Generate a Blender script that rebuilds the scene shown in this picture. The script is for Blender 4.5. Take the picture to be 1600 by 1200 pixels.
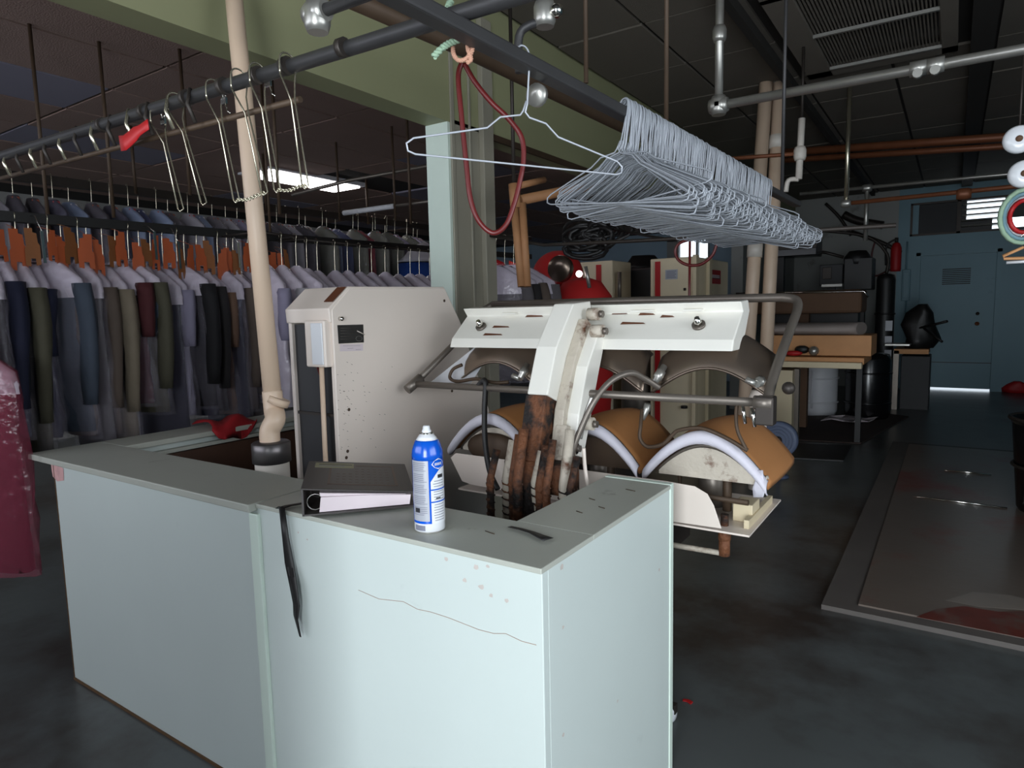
import bpy, math, random
from mathutils import Vector, Matrix
random.seed(7)
for o in list(bpy.data.objects): bpy.data.objects.remove(o)
S = bpy.context.scene
COL = S.collection

# ---------------------------------------------------------------- camera
F = 1033.0; CH = 1.36
def _n(v): v = Vector(v); v.normalize(); return v
_b = _n((691, -129, F)); _a = _n((-1560, -78, F)); _a = _n(_a - _b*_a.dot(_b))
AX = -_a; AY = _b; AZ = -AX.cross(AY) if AX.cross(AY).y > 0 else AX.cross(AY)
def c2w(v): v = Vector(v); return Vector((AX.dot(v), AY.dot(v), AZ.dot(v)))
CAM = Vector((0, 0, CH))
cd = bpy.data.cameras.new('camera'); cam = bpy.data.objects.new('camera', cd); COL.objects.link(cam)
r_, u_, k_ = c2w((1, 0, 0)), c2w((0, -1, 0)), c2w((0, 0, -1))
cam.matrix_world = Matrix(((r_.x, u_.x, k_.x, 0), (r_.y, u_.y, k_.y, 0), (r_.z, u_.z, k_.z, CH), (0, 0, 0, 1)))
cd.sensor_width = 36; cd.lens = 36*F/1600; cd.clip_start = .02
S.camera = cam
def P(px, py, x=None, y=None, z=None, d=None):
    """photo pixel -> point on the plane X=x, Y=y, Z=z or at depth d"""
    v = c2w((px-800, py-600, F))
    if x is not None: t = x/v.x
    elif y is not None: t = y/v.y
    elif z is not None: t = (z-CH)/v.z
    else: t = d/F
    return CAM + v*t

# ---------------------------------------------------------------- light
S.view_settings.view_transform = 'Standard'; S.view_settings.look = 'None'
S.view_settings.gamma = 1; S.view_settings.exposure = 0.0
w = bpy.data.worlds.new('daylight'); S.world = w; w.use_nodes = True
w.node_tree.nodes['Background'].inputs[0].default_value = (.80, .90, 1, 1)
w.node_tree.nodes['Background'].inputs[1].default_value = 2.6
def area(name, loc, rot, sx, sy, power, col):
    l = bpy.data.lights.new(name, 'AREA'); l.shape = 'RECTANGLE'; l.size = sx; l.size_y = sy
    l.energy = power; l.color = col
    o = bpy.data.objects.new(name, l); COL.objects.link(o); o.location = loc; o.rotation_euler = rot
    return o
area('entrance_daylight', (.55, -2.32, 1.15), (math.radians(90), 0, 0), 1.5, 2.1, 150, (.88, .95, 1))
area('front_fill', (-4.2, -2.32, 1.95), (math.radians(90), 0, 0), 5.4, 1.1, 42, (.90, .88, 1))  # added fill from the front left, source unseen
area('side_fill', (2.62, .7, 1.65), (math.radians(90), 0, math.radians(90)), 2.8, 1.4, 45, (.95, .97, 1))  # added fill from the right to brighten faces turned that way, source unseen

# ---------------------------------------------------------------- materials
def lin(c): return tuple(((x/255)/12.92 if x/255 <= .04045 else ((x/255+.055)/1.055)**2.4) for x in c) + (1,)
MATS = {}
def mat(name, c, rough=.6, metal=0, var=.12, scale=8, bump=0, bscale=60, dirt=None, damt=.5, dscale=3, emit=0, alpha=1, trans=0, spec=.5, coat=0):
    m = bpy.data.materials.new(name); m.use_nodes = True; N = m.node_tree.nodes; L = m.node_tree.links
    b = N['Principled BSDF']
    b.inputs['Roughness'].default_value = rough; b.inputs['Metallic'].default_value = metal
    b.inputs['Specular IOR Level'].default_value = spec; b.inputs['Coat Weight'].default_value = coat
    b.inputs['Alpha'].default_value = alpha; b.inputs['Transmission Weight'].default_value = trans
    tc = N.new('ShaderNodeTexCoord')
    nz = N.new('ShaderNodeTexNoise'); nz.inputs['Scale'].default_value = scale; nz.inputs['Detail'].default_value = 5
    L.new(tc.outputs['Object'], nz.inputs['Vector'])
    mx = N.new('ShaderNodeMix'); mx.data_type = 'RGBA'
    k = lin(c); mx.inputs['A'].default_value = tuple(v*(1-var) for v in k[:3])+(1,)
    mx.inputs['B'].default_value = tuple(min(1, v*(1+var)) for v in k[:3])+(1,)
    L.new(nz.outputs['Fac'], mx.inputs['Factor'])
    out = mx.outputs['Result']
    if dirt:
        n2 = N.new('ShaderNodeTexNoise'); n2.inputs['Scale'].default_value = dscale; n2.inputs['Detail'].default_value = 8; n2.inputs['Roughness'].default_value = .65
        L.new(tc.outputs['Object'], n2.inputs['Vector'])
        rp = N.new('ShaderNodeValToRGB'); rp.color_ramp.elements[0].position = 1-damt*.9; rp.color_ramp.elements[1].position = min(1, 1-damt*.9+.14)
        L.new(n2.outputs['Fac'], rp.inputs['Fac'])
        m2 = N.new('ShaderNodeMix'); m2.data_type = 'RGBA'; m2.inputs['B'].default_value = lin(dirt)
        L.new(rp.outputs['Color'], m2.inputs['Factor']); L.new(out, m2.inputs['A']); out = m2.outputs['Result']
    L.new(out, b.inputs['Base Color'])
    if emit:
        b.inputs['Emission Color'].default_value = lin(c); b.inputs['Emission Strength'].default_value = emit
    if bump:
        n3 = N.new('ShaderNodeTexNoise'); n3.inputs['Scale'].default_value = bscale; L.new(tc.outputs['Object'], n3.inputs['Vector'])
        bp = N.new('ShaderNodeBump'); bp.inputs['Strength'].default_value = bump; bp.inputs['Distance'].default_value = .01
        L.new(n3.outputs['Fac'], bp.inputs['Height']); L.new(bp.outputs['Normal'], b.inputs['Normal'])
    MATS[name] = m; return m
mat('floor', (86, 90, 90), .3, var=.4, scale=1.3, dirt=(56, 48, 44), damt=.58, dscale=.9, bump=.12, bscale=9)
mat('slab', (112, 100, 92), .28, var=.25, scale=2, dirt=(118, 44, 32), damt=.55, dscale=1.1, bump=.1, bscale=14)
mat('slab_edge', (94, 88, 84), .6, var=.2, scale=5)
mat('beam_green', (148, 149, 114), .55, var=.06, scale=2, dirt=(120, 112, 86), damt=.33, dscale=2)
mat('mint', (200, 209, 205), .42, var=.04, scale=3, dirt=(176, 184, 180), damt=.4, dscale=2.5)
mat('mint_top', (176, 178, 168), .45, var=.07, scale=6, dirt=(110, 104, 92), damt=.42, dscale=7)
mat('mint_light', (208, 222, 210), .5, var=.05)
mat('grey_paint', (150, 145, 130), .55, var=.1, scale=3, dirt=(80, 72, 60), damt=.4)
mat('teal', (106, 140, 152), .5, var=.12, scale=1.5, dirt=(70, 92, 92), damt=.42, dscale=1.5)
mat('blue_wall', (150, 172, 188), .7, var=.05)
mat('white_wall', (150, 150, 146), .7, var=.12, scale=2, dirt=(110, 106, 100), damt=.45)
mat('tile', (104, 97, 88), .9, var=.08, scale=3, bump=.3, bscale=160, dirt=(84, 76, 66), damt=.4, dscale=1.2)
mat('tile_left', (146, 122, 112), .9, var=.1, scale=3, bump=.3, bscale=120)
mat('tile_left_pale', (132, 128, 142), .9, var=.06, scale=3)
mat('ceiling_void', (34, 30, 26), .9)
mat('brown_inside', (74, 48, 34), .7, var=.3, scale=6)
mat('enamel', (230, 217, 206), .33, var=.04, scale=3, dirt=(176, 160, 142), damt=.34, dscale=9)
mat('press_white', (230, 227, 218), .34, var=.05, scale=4, dirt=(140, 96, 62), damt=.33, dscale=11)
mat('press_rust', (104, 62, 36), .75, var=.5, scale=14, dirt=(22, 14, 11), damt=.62, dscale=11, bump=.6, bscale=70)
mat('rusty_white', (190, 180, 165), .55, var=.15, scale=10, dirt=(92, 50, 24), damt=.52, dscale=13, bump=.3)
mat('rust_stain', (96, 52, 28), .7, var=.3, scale=20)
mat('head_metal', (132, 118, 106), .3, metal=.9, var=.15, scale=5)
mat('steel_grey', (118, 110, 102), .42, metal=.6, var=.15, scale=10)
mat('galvanized', (172, 170, 164), .36, metal=.75, var=.16, scale=14)
mat('chrome', (215, 212, 205), .14, metal=1, var=.05)
mat('chrome_warm', (204, 196, 174), .22, metal=.9, var=.1)
mat('dark_iron', (58, 52, 48), .5, metal=.5, var=.25, scale=12)
mat('brown_iron', (74, 58, 44), .6, metal=.3, var=.3, scale=9)
mat('bar_steel', (62, 61, 62), .5, metal=.4, var=.2, scale=15)
mat('hanger_white', (172, 176, 184), .36, metal=.15, var=.05, spec=.6)
mat('hanger_shaded', (152, 156, 163), .38, metal=.15, var=.1)  # darker than the lone hanger: shade within the packed bundle put into the colour
mat('pvc', (214, 188, 164), .4, var=.06, scale=4, dirt=(150, 112, 90), damt=.35, dscale=5)
mat('pvc_white', (212, 204, 194), .4, var=.05)
mat('band_metal', (100, 96, 96), .35, metal=.7)
mat('black', (22, 20, 20), .5, var=.3)
mat('black_gloss', (16, 15, 17), .22, var=.3)
mat('dark_panel', (40, 40, 42), .6, var=.2)
mat('can_blue', (8, 84, 196), .22, var=.05, coat=.3)
mat('can_white', (222, 224, 228), .25, var=.02, coat=.3)
mat('can_grey', (166, 168, 176), .3, var=.04)
mat('print_grey', (120, 122, 136), .5, var=.05)
mat('print_dark', (40, 40, 44), .5)
mat('binder', (52, 46, 44), .42, var=.15, scale=20)
mat('binder_emboss', (92, 72, 60), .5)
mat('paper', (214, 200, 204), .7, var=.05)
mat('label_olive', (150, 146, 116), .6)
mat('red', (176, 24, 28), .55, var=.12)
mat('red_cloth', (150, 14, 24), .8, var=.3, scale=12)
mat('red_pad', (178, 26, 26), .8, var=.08)
mat('red_hose', (88, 19, 19), .4, var=.1)
mat('tan_cover', (166, 112, 64), .8, var=.15, scale=6, dirt=(120, 76, 44), damt=.42, dscale=5)
mat('white_pad', (206, 202, 212), .85, var=.05, bump=.2, bscale=50)
mat('tan_pipe', (152, 108, 72), .7, var=.2, scale=12)
mat('copper', (124, 74, 48), .5, var=.2, scale=9, metal=.3)
mat('wood', (196, 142, 94), .65, var=.2, scale=7)
mat('brown_pad', (92, 66, 46), .75, var=.2)
mat('grey_pad', (158, 146, 140), .85, var=.08)
mat('cream', (212, 196, 164), .55, var=.06, dirt=(160, 136, 100), damt=.3)
mat('machine_cream', (222, 207, 176), .5, var=.06)
mat('sheet_white', (200, 200, 204), .5, var=.05)
mat('fan_blue', (88, 98, 122), .5, var=.15)
mat('mat_brown', (56, 42, 38), .85, var=.25, scale=5)
mat('rope_green', (150, 176, 150), .8, var=.2, scale=60)
mat('rope_pink', (178, 134, 112), .8, var=.2, scale=60)
mat('orange', (156, 70, 28), .7, var=.2, scale=9)
mat('orange_dull', (116, 68, 28), .75, var=.2, scale=9)
mat('tag_yellow', (226, 168, 30), .6)
mat('light', (255, 250, 250), .5, emit=9)
mat('light_pink', (255, 232, 236), .5, emit=4)
mat('glass', (235, 240, 245), .03, trans=1, var=0)
def bag_mat(name, c, a, rough):
    m = mat(name, c, rough, var=.06, scale=5, bump=.9, bscale=26, alpha=a, spec=.8); return m
bag_mat('plastic', (214, 206, 224), .11, .14)
bag_mat('plastic_milky', (236, 224, 238), .62, .22)
bag_mat('plastic_pink', (150, 62, 84), .45, .2)
GARM = {'black': (22, 20, 24), 'charcoal': (48, 44, 46), 'brown': (70, 54, 44), 'taupe': (112, 96, 86), 'navy': (24, 28, 58), 'slate': (70, 80, 96),
        'grey': (112, 106, 110), 'olive': (88, 84, 66), 'maroon': (84, 26, 32), 'beige': (150, 136, 116), 'white': (205, 200, 208), 'pale blue': (150, 170, 205),
        'denim blue': (58, 78, 132), 'lavender': (176, 168, 196), 'red': (170, 30, 40), 'yellow': (226, 168, 30), 'pink': (200, 120, 140), 'sage green': (122, 124, 102), 'royal blue': (22, 70, 160), 'striped tan': (136, 104, 84)}
for k, c in GARM.items(): mat('cloth_'+k, tuple(v*.8 for v in c), .85, var=.22, scale=6, bump=.4, bscale=18)

# ---------------------------------------------------------------- mesh helpers
def cr(pts, k=6, closed=False):
    pts = [Vector(p) for p in pts]; n = len(pts); out = []
    for i in range(n if closed else n-1):
        if closed: p0, p1, p2, p3 = pts[i-1], pts[i], pts[(i+1) % n], pts[(i+2) % n]
        else: p0, p1, p2, p3 = pts[max(i-1, 0)], pts[i], pts[i+1], pts[min(i+2, n-1)]
        for j in range(k):
            t = j/k
            out.append(.5*((2*p1)+(p2-p0)*t+(2*p0-5*p1+4*p2-p3)*t*t+(3*p1-p0-3*p2+p3)*t**3))
    if not closed: out.append(pts[-1])
    return out
class MB:
    def __init__(s): s.v = []; s.f = []; s.sm = []
    def add(s, vs, fs, smooth=False):
        o = len(s.v); s.v += [Vector(v) for v in vs]; s.f += [tuple(i+o for i in f) for f in fs]; s.sm += [smooth]*len(fs); return s
    def box(s, a, b):
        (x0, y0, z0), (x1, y1, z1) = a, b
        return s.add([(x, y, z) for z in (z0, z1) for y in (y0, y1) for x in (x0, x1)],
                     [(0, 2, 3, 1), (4, 5, 7, 6), (0, 1, 5, 4), (2, 6, 7, 3), (0, 4, 6, 2), (1, 3, 7, 5)])
    def obox(s, c, sx, sy, sz, m):
        c = Vector(c); m = m.to_3x3()
        vs = [c+m@Vector((x*sx/2, y*sy/2, z*sz/2)) for z in (-1, 1) for y in (-1, 1) for x in (-1, 1)]
        return s.add(vs, [(0, 2, 3, 1), (4, 5, 7, 6), (0, 1, 5, 4), (2, 6, 7, 3), (0, 4, 6, 2), (1, 3, 7, 5)])
    def prism(s, pts, vec, smooth=False):
        pts = [Vector(p) for p in pts]; vec = Vector(vec); n = len(pts)
        s.add(pts+[p+vec for p in pts], [tuple(range(n))[::-1], tuple(range(n, 2*n))])
        o = len(s.v)-2*n
        s.f += [(o+i, o+(i+1) % n, o+n+(i+1) % n, o+n+i) for i in range(n)]; s.sm += [smooth]*n
        return s
    def loft(s, rings, cap=True, smooth=True, closed=True):
        n = len(rings[0]); vs = [v for r in rings for v in r]; fs = []
        for i in range(len(rings)-1):
            for j in range(n if closed else n-1):
                fs.append((i*n+j, i*n+(j+1) % n, (i+1)*n+(j+1) % n, (i+1)*n+j))
        s.add(vs, fs, smooth)
        if cap:
            o = len(s.v)-len(vs); s.f += [tuple(o+j for j in range(n))[::-1], tuple(o+(len(rings)-1)*n+j for j in range(n))]; s.sm += [False, False]
        return s
    def tube(s, path, r, n=8, closed=False, cap=True):
        path = [Vector(p) for p in path]; m = len(path); rr = r if isinstance(r, (list, tuple)) else [r]*m
        rings = []; nrm = None
        for i, p in enumerate(path):
            if closed: t = path[(i+1) % m]-path[i-1]
            else: t = path[min(i+1, m-1)]-path[max(i-1, 0)]
            if t.length < 1e-9: t = Vector((0, 0, 1))
            t.normalize()
            if nrm is None:
                nrm = t.orthogonal().normalized()
            else:
                nrm = nrm-t*nrm.dot(t)
                nrm = nrm.normalized() if nrm.length > 1e-6 else t.orthogonal().normalized()
            bn = t.cross(nrm)
            rings.append([p+(nrm*math.cos(a)+bn*math.sin(a))*rr[i] for a in [2*math.pi*j/n for j in range(n)]])
        if closed: rings.append(rings[0]); cap = False
        return s.loft(rings, cap)
    def rev(s, c, prof, n=20, axis='z', smooth=True):
        c = Vector(c); rings = []
        for r, h in prof:
            ring = []
            for j in range(n):
                a = 2*math.pi*j/n; x, y = r*math.cos(a), r*math.sin(a)
                ring.append(c+Vector((x, y, h) if axis == 'z' else ((x, h, y) if axis == 'y' else (h, x, y))))
            rings.append(ring)
        return s.loft(rings, True, smooth)
    def ball(s, c, r, n=12, sc=(1, 1, 1)):
        c = Vector(c); rings = []
        for i in range(1, n):
            t = math.pi*i/n
            rings.append([c+Vector((r*sc[0]*math.sin(t)*math.cos(2*math.pi*j/n), r*sc[1]*math.sin(t)*math.sin(2*math.pi*j/n), r*sc[2]*math.cos(t))) for j in range(n)])
        return s.loft(rings)
    def sheet(s, grid, thick):
        """grid[i][j] points; solid sheet, thick = offset vector"""
        n = len(grid); m = len(grid[0]); th = Vector(thick)
        top = [Vector(p) for r in grid for p in r]; bot = [p+th for p in top]; o = n*m; fs = []
        for i in range(n-1):
            for j in range(m-1):
                a = (i*m+j, i*m+j+1, (i+1)*m+j+1, (i+1)*m+j); fs += [a, tuple(x+o for x in a[::-1])]
        for i in range(n-1):
            fs += [(i*m, (i+1)*m, o+(i+1)*m, o+i*m), (i*m+m-1, o+i*m+m-1, o+(i+1)*m+m-1, (i+1)*m+m-1)]
        for j in range(m-1):
            fs += [(j, o+j, o+j+1, j+1), ((n-1)*m+j, (n-1)*m+j+1, o+(n-1)*m+j+1, o+(n-1)*m+j)]
        return s.add(top+bot, fs, True)
    def build(s, name, m, parent=None, local=False, bevel=0, origin=None):
        me = bpy.data.meshes.new(name)
        off = Vector((0, 0, 0))
        if not local:
            if parent is not None:
                q = parent
                while q: off += q.location; q = q.parent
            else:
                if origin is None:
                    mn = [min(v[i] for v in s.v) for i in range(3)]; mx = [max(v[i] for v in s.v) for i in range(3)]
                    origin = ((mn[0]+mx[0])/2, (mn[1]+mx[1])/2, mn[2])
                off = Vector(origin)
        me.from_pydata([tuple(v-off) for v in s.v], [], s.f)
        me.polygons.foreach_set('use_smooth', s.sm)
        me.update()
        o = bpy.data.objects.new(name, me); COL.objects.link(o)
        me.materials.append(MATS[m] if isinstance(m, str) else m)
        if parent is not None: o.parent = parent
        elif not local: o.location = off
        if bevel:
            b = o.modifiers.new('bevel', 'BEVEL'); b.width = bevel; b.segments = 2; b.limit_method = 'ANGLE'
        return o
def tag(o, label, cat=None, group=None, kind=None):
    if label: o['label'] = label
    if cat: o['category'] = cat
    if group: o['group'] = group
    if kind: o['kind'] = kind
    return o
def thing(name, loc, label, cat, group=None):
    o = bpy.data.objects.new(name, None); COL.objects.link(o); o.location = loc; o.empty_display_size = .05
    return tag(o, label, cat, group)
def struct(name, mb, m, label, parent=None, bevel=0):
    o = mb.build(name, m, parent, bevel=bevel)
    if parent is None: tag(o, label, None, None, 'structure')
    return o
def box(a, b): return MB().box(a, b)
def tube(path, r, n=8, closed=False): return MB().tube(path, r, n, closed)
def dup(root, loc, rz=None, label=None, mats=None):
    c = root.copy(); COL.objects.link(c); c.location = loc
    if rz is not None: c.rotation_euler = (0, 0, rz)
    if label: c['label'] = label
    for ch in root.children:
        k = ch.copy(); COL.objects.link(k); k.parent = c
        if mats and ch.name.split('.')[0] in mats: k.material_slots[0].material = MATS[mats[ch.name.split('.')[0]]]
        for g in ch.children:
            q = g.copy(); COL.objects.link(q); q.parent = k
    return c
def objmat(o):
    o.material_slots[0].link = 'OBJECT'; o.material_slots[0].material = o.data.materials[0]; return o
def text(name, body, size, m, origin, xdir, updir, parent, depth=.0004):
    cu = bpy.data.curves.new(name, 'FONT'); cu.body = body; cu.size = size; cu.extrude = depth; cu.align_x = 'CENTER'; cu.align_y = 'CENTER'
    t = bpy.data.objects.new(name, cu); COL.objects.link(t)
    bpy.context.view_layer.update()
    me = bpy.data.meshes.new_from_object(t); bpy.data.objects.remove(t)
    x = Vector(xdir).normalized(); u = Vector(updir).normalized(); n = x.cross(u)
    mb = MB(); mb.add([Vector(origin)+x*v.co.x+u*v.co.y+n*v.co.z for v in me.vertices], [tuple(p.vertices) for p in me.polygons])
    return mb.build(name, m, parent)

# ---------------------------------------------------------------- setting
XB = -2.3          # face of the dividing header towards the main room
ZC = 3.1; ZL = 2.75; YB = 12.2; XR = 2.2; XL = -8.6; YF = -1.9
f = struct('floor', box((XL-.2, YF-.3, -.2), (XR+.2, YB+1.2, 0)), 'floor', 'dark grey-green painted concrete floor')
# raised concrete pad at the right
pad = struct('floor_pad', box((-.44, 3.12, 0), (1.55, 7.3, .022)), 'slab_edge', 'raised pad with worn red paint set into the floor at the right')
MB().box((-.30, 3.19, .022), (1.55, 7.2, .03)).build('painted_panel', 'slab', pad)
mat('red_paint', (104, 48, 38), .35, var=.35, scale=9, dirt=(104, 92, 84), damt=.55, dscale=5)
mat('grey_patch', (134, 124, 116), .35, var=.25, scale=6)
for nm_, pts_, m_, e_ in (('red_paint_patch', ((1432, 964), (1462, 952), (1505, 947), (1560, 956), (1620, 955), (1680, 968), (1680, 1016), (1590, 995), (1500, 977)), 'red_paint', .0305), ('worn_patch', ((1478, 938), (1520, 925), (1580, 930), (1640, 946), (1600, 953), (1530, 948)), 'grey_patch', .031)):
    MB().prism([P(x, y, z=e_) for x, y in pts_], (0, 0, .0006)).build(nm_, m_, pad)
# ceiling of main room: each tile its own piece
ce = struct('ceiling', box((XB-.02, YF, ZC+.02), (XR+.1, YB+.1, ZC+.12)), 'ceiling_void', 'dark acoustic tile ceiling of the main room')
def tile_mesh(sx, sy, m):
    mb = MB(); a = .012; mb.prism([(a, a, 0), (sx-a, a, 0), (sx-a, sy-a, 0), (a, sy-a, 0)], (0, 0, .018)); return mb
def tiles(parent, xs, ys, z, mats, skip=lambda x, y: False):
    base = None; n = 0
    for i in range(len(xs)-1):
        for j in range(len(ys)-1):
            if skip(xs[i], ys[j]): continue
            mm = mats[(i*7+j*3+i*j) % len(mats)]
            o = tile_mesh(xs[i+1]-xs[i], ys[j+1]-ys[j], mm).build('ceiling_tile', mm, parent, local=True)
            o.location = Vector((xs[i], ys[j], z+random.uniform(-.003, .004)))-parent.location
            n += 1
txs = [XB+.02+.61*i for i in range(8)]; tys = [1.6+.812*i for i in range(14)]
tiles(ce, txs, tys, ZC, ['tile'], lambda x, y: -1.1 < x < -.0 and 4.0 < y < 5.3)
# return air register hanging open in the ceiling
reg = thing('air_register', (-.45, 4.9, ZC-.03), 'wide ribbed return-air register in the dark ceiling with one sagging edge', 'air vent')
for (x0, y0, x1, y1) in ((-.98, 4.05, -.82, 5.62), (-.14, 4.05, -.05, 5.62), (-.98, 5.5, -.05, 5.62), (-.98, 4.0, -.05, 4.1)):
    box((x0, y0, ZC-.05), (x1, y1, ZC+.015)).build('frame', 'tile', reg)
for yy in (4.78, 5.47):
    box((-.82, yy-.012, ZC-.055), (-.14, yy+.012, ZC-.035)).build('crossbar', 'galvanized', reg)
for i in range(34):
    x = -.81+.02*i
    box((x, 4.1, ZC-.03), (x+.009, 5.5, ZC-.02)).build('slat', 'tile', reg)
box((-.82, 4.1, ZC+.0), (-.14, 5.5, ZC+.012)).build('backing', 'dark_iron', reg)
# black channel tracks on the ceiling
for i, (x, lab) in enumerate(((.02, 'dark steel channel running along the ceiling beside the air register'), (-1.15, 'dark narrow rail along the ceiling left of the air register'))):
    tr = box((x, 1.8, ZC-.07), (x+(.13 if i == 0 else .05), 12, ZC-.004)).build('ceiling_track', 'ceiling_void')
    tag(tr, lab, 'track')
# ceiling of the garment room
cl = struct('ceiling_garment_room', box((XL, YF, ZL+.02), (XB-.15, YB+.1, ZL+.12)), 'ceiling_void', 'low brown tiled ceiling of the garment room')
lxs = [-2.45-.02-.61*i for i in range(10)][::-1]; lys = [-.29+1.22*i for i in range(11)]
tiles(cl, lxs, lys, ZL, ['tile_left', 'tile_left', 'tile_left', 'tile_left_pale', 'tile_left'], lambda x, y: -5.9 < x < -5.0 and 3.9 < y < 5.0)
# walls
struct('wall_left', box((XL-.15, YF, 0), (XL, YB, ZL+.1)), 'white_wall', 'far wall of the garment room')
wr = MB(); wr.box((XR, YF, 0), (XR+.15, -.75, ZC+.1)); wr.box((XR, 2.15, 0), (XR+.15, YB, ZC+.1)); wr.box((XR, -.75, 0), (XR+.15, 2.15, .95)); wr.box((XR, -.75, 2.4), (XR+.15, 2.15, ZC+.1))  # gap between the boxes is added to admit the side fill
struct('wall_right', wr, 'teal', 'teal side wall at the right')
# back wall with a door opening, transom opening and small window opening
DX0, DX1, DZ = -.46, .50, 2.07
TX0, TX1, TZ0, TZ1 = -.62, 1.0, 2.38, 2.88
wb = MB()
wb.box((-.78, YB, 0), (DX0-.05, YB+.15, ZC+.1)); wb.box((DX1+.05, YB, 0), (XR, YB+.15, TZ0)); wb.box((DX0-.05, YB, DZ+.04), (DX1+.05, YB+.15, TZ0))
wb.box((TX1, YB, TZ0), (XR, YB+.15, ZC+.1)); wb.box((DX0-.05, YB, TZ1), (TX1, YB+.15, ZC+.1)); wb.box((TX0, YB, TZ0-.0), (DX0-.05, YB+.001, TZ0+.0))
struct('wall_back_left', box((-2.3, YB, 0), (-.78, YB+.15, ZC+.1)), 'white_wall', 'grey white stretch of the rear wall left of the back door')
struct('wall_back', wb, 'teal', 'teal rear wall around the back door')
wl = MB(); WX0, WX1, WZ0, WZ1 = -4.55, -3.75, 2.22, 2.62
wl.box((XL, YB, 0), (WX0, YB+.15, ZL+.1)); wl.box((WX1, YB, 0), (-2.3, YB+.15, ZL+.1)); wl.box((WX0, YB, 0), (WX1, YB+.15, WZ0)); wl.box((WX0, YB, WZ1), (WX1, YB+.15, ZL+.1))
struct('wall_back_garment_room', wl, 'blue_wall', 'pale blue rear wall of the garment room')
# entrance wall behind the camera: doorway for daylight, plus an added opening for the front fill
wf = MB()
wf.box((XL, YF-.15, 0), (-7.6, YF, ZC+.1)); wf.box((-1.4, YF-.15, 0), (-.2, YF, ZC+.1)); wf.box((1.3, YF-.15, 0), (XR, YF, ZC+.1)); wf.box((-.2, YF-.15, 2.25), (1.3, YF, ZC+.1))
wf.box((-7.6, YF-.15, 0), (-1.4, YF, 1.35)); wf.box((-7.6, YF-.15, 2.55), (-1.4, YF, ZC+.1))
struct('wall_front', wf, 'white_wall', 'front wall with the entrance opening')
struct('shade_blocker', box((-1.0, YF, 0), (-.9, .24, 1.24)), 'white_wall', 'added low light blocker beside the entrance')  # unseen, added to keep entrance light off the counter's left panel
# dividing header and posts
wd = MB()
wd.box((XB-.15, YF, 2.38), (XB, YB, ZC+.02))
struct('wall_divider', wd, 'beam_green', 'long green painted header beam over the opening to the garment room')
jamb = struct('trim_1', box((XB-.155, 2.88, 0), (XB-.001, 2.9, 2.38)), 'mint_light', 'pale green jamb board on the end of the wall stub')
stub = struct('wall_stub', box((XB-.15, 2.9, 0), (XB, 3.26, 2.4)), 'grey_paint', 'narrow grey wall stub between the two openings')
for y0, y1, pr in ((3.06, 3.075, .012), (3.16, 3.26, .035), (2.9, 2.93, .01)):
    box((XB, y0, 0), (XB+pr, y1, 3.0)).build('channel', 'grey_paint', stub, bevel=.003)
struct('trim_2', box((XB-.005, 3.26, 2.36), (XB+.012, 9.5, 2.395)), 'brown_iron', 'dark strip along the lower edge of the header')
struct('wall_divider_far', box((XB-.15, 8.9, 0), (XB, YB, 2.4)), 'white_wall', 'rear stretch of the dividing wall behind the machines')
# back door
d1 = struct('door_1', box((DX0, YB+.03, .03), (DX1, YB+.075, DZ)), 'teal', 'scuffed teal back door with a louvred vent and daylight under it', bevel=.003)
for i in range(9):
    z = 1.62+.028*i
    box((-.17, YB+.02, z), (.19, YB+.031, z+.014)).build('vent_slat', 'dark_panel', d1)
MB().rev((.30, YB-.02, 1.02), [(.0, .06), (.012, .055), (.012, .03), (.03, .025), (.03, 0), (.0, 0)], 14, 'y').build('door_knob', 'copper', d1)
MB().rev((.30, YB+.005, 1.17), [(.0, .03), (.025, .025), (.025, 0), (0, 0)], 14, 'y').build('deadbolt', 'dark_iron', d1)
box((DX0, YB+.02, .42), (DX1, YB+.031, .43)).build('rail_groove', 'dark_iron', d1)
fr = MB(); fr.box((DX0-.06, YB-.015, 0), (DX0-.0, YB+.1, DZ+.05)); fr.box((DX1, YB-.015, 0), (DX1+.06, YB+.1, DZ+.05)); fr.box((DX0-.06, YB-.015, DZ+.002), (DX1+.06, YB+.1, DZ+.06))
struct('trim_3', fr, 'teal', 'teal frame around the back door')
# transom window
wn = MB()
for a, b in (((TX0, YB-.02, TZ0), (TX1, YB+.1, TZ0+.03)), ((TX0, YB-.02, TZ1-.03), (TX1, YB+.1, TZ1)), ((TX0, YB-.02, TZ0), (TX0+.03, YB+.1, TZ1)), ((TX1-.03, YB-.02, TZ0), (TX1, YB+.1, TZ1)), ((-.02, YB-.02, TZ0), (.03, YB+.1, TZ1))): wn.box(a, b)
w1 = struct('window_1', wn, 'dark_iron', 'dark transom window with broken bright louvres above the back door')
box((TX0+.03, YB+.03, TZ0+.03), (-.02, YB+.05, TZ1-.03)).build('board', 'dark_panel', w1)
for i, z in enumerate((2.48, 2.56, 2.64, 2.72, 2.80)):
    mb = MB(); mb.obox((.33, YB+.05, z), .58, .055, .024, Matrix.Rotation(math.radians(-18), 3, 'X')); mb.build('louvre', 'galvanized', w1)
box((.03, YB+.06, TZ0+.03), (.42, YB+.075, 2.56)).build('board', 'black', w1)
box((.56, YB+.06, 2.56), (TX1, YB+.075, TZ1-.03)).build('board', 'black', w1)
box((.03, YB+.06, 2.56), (.10, YB+.075, TZ1-.03)).build('board', 'black', w1)
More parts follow.
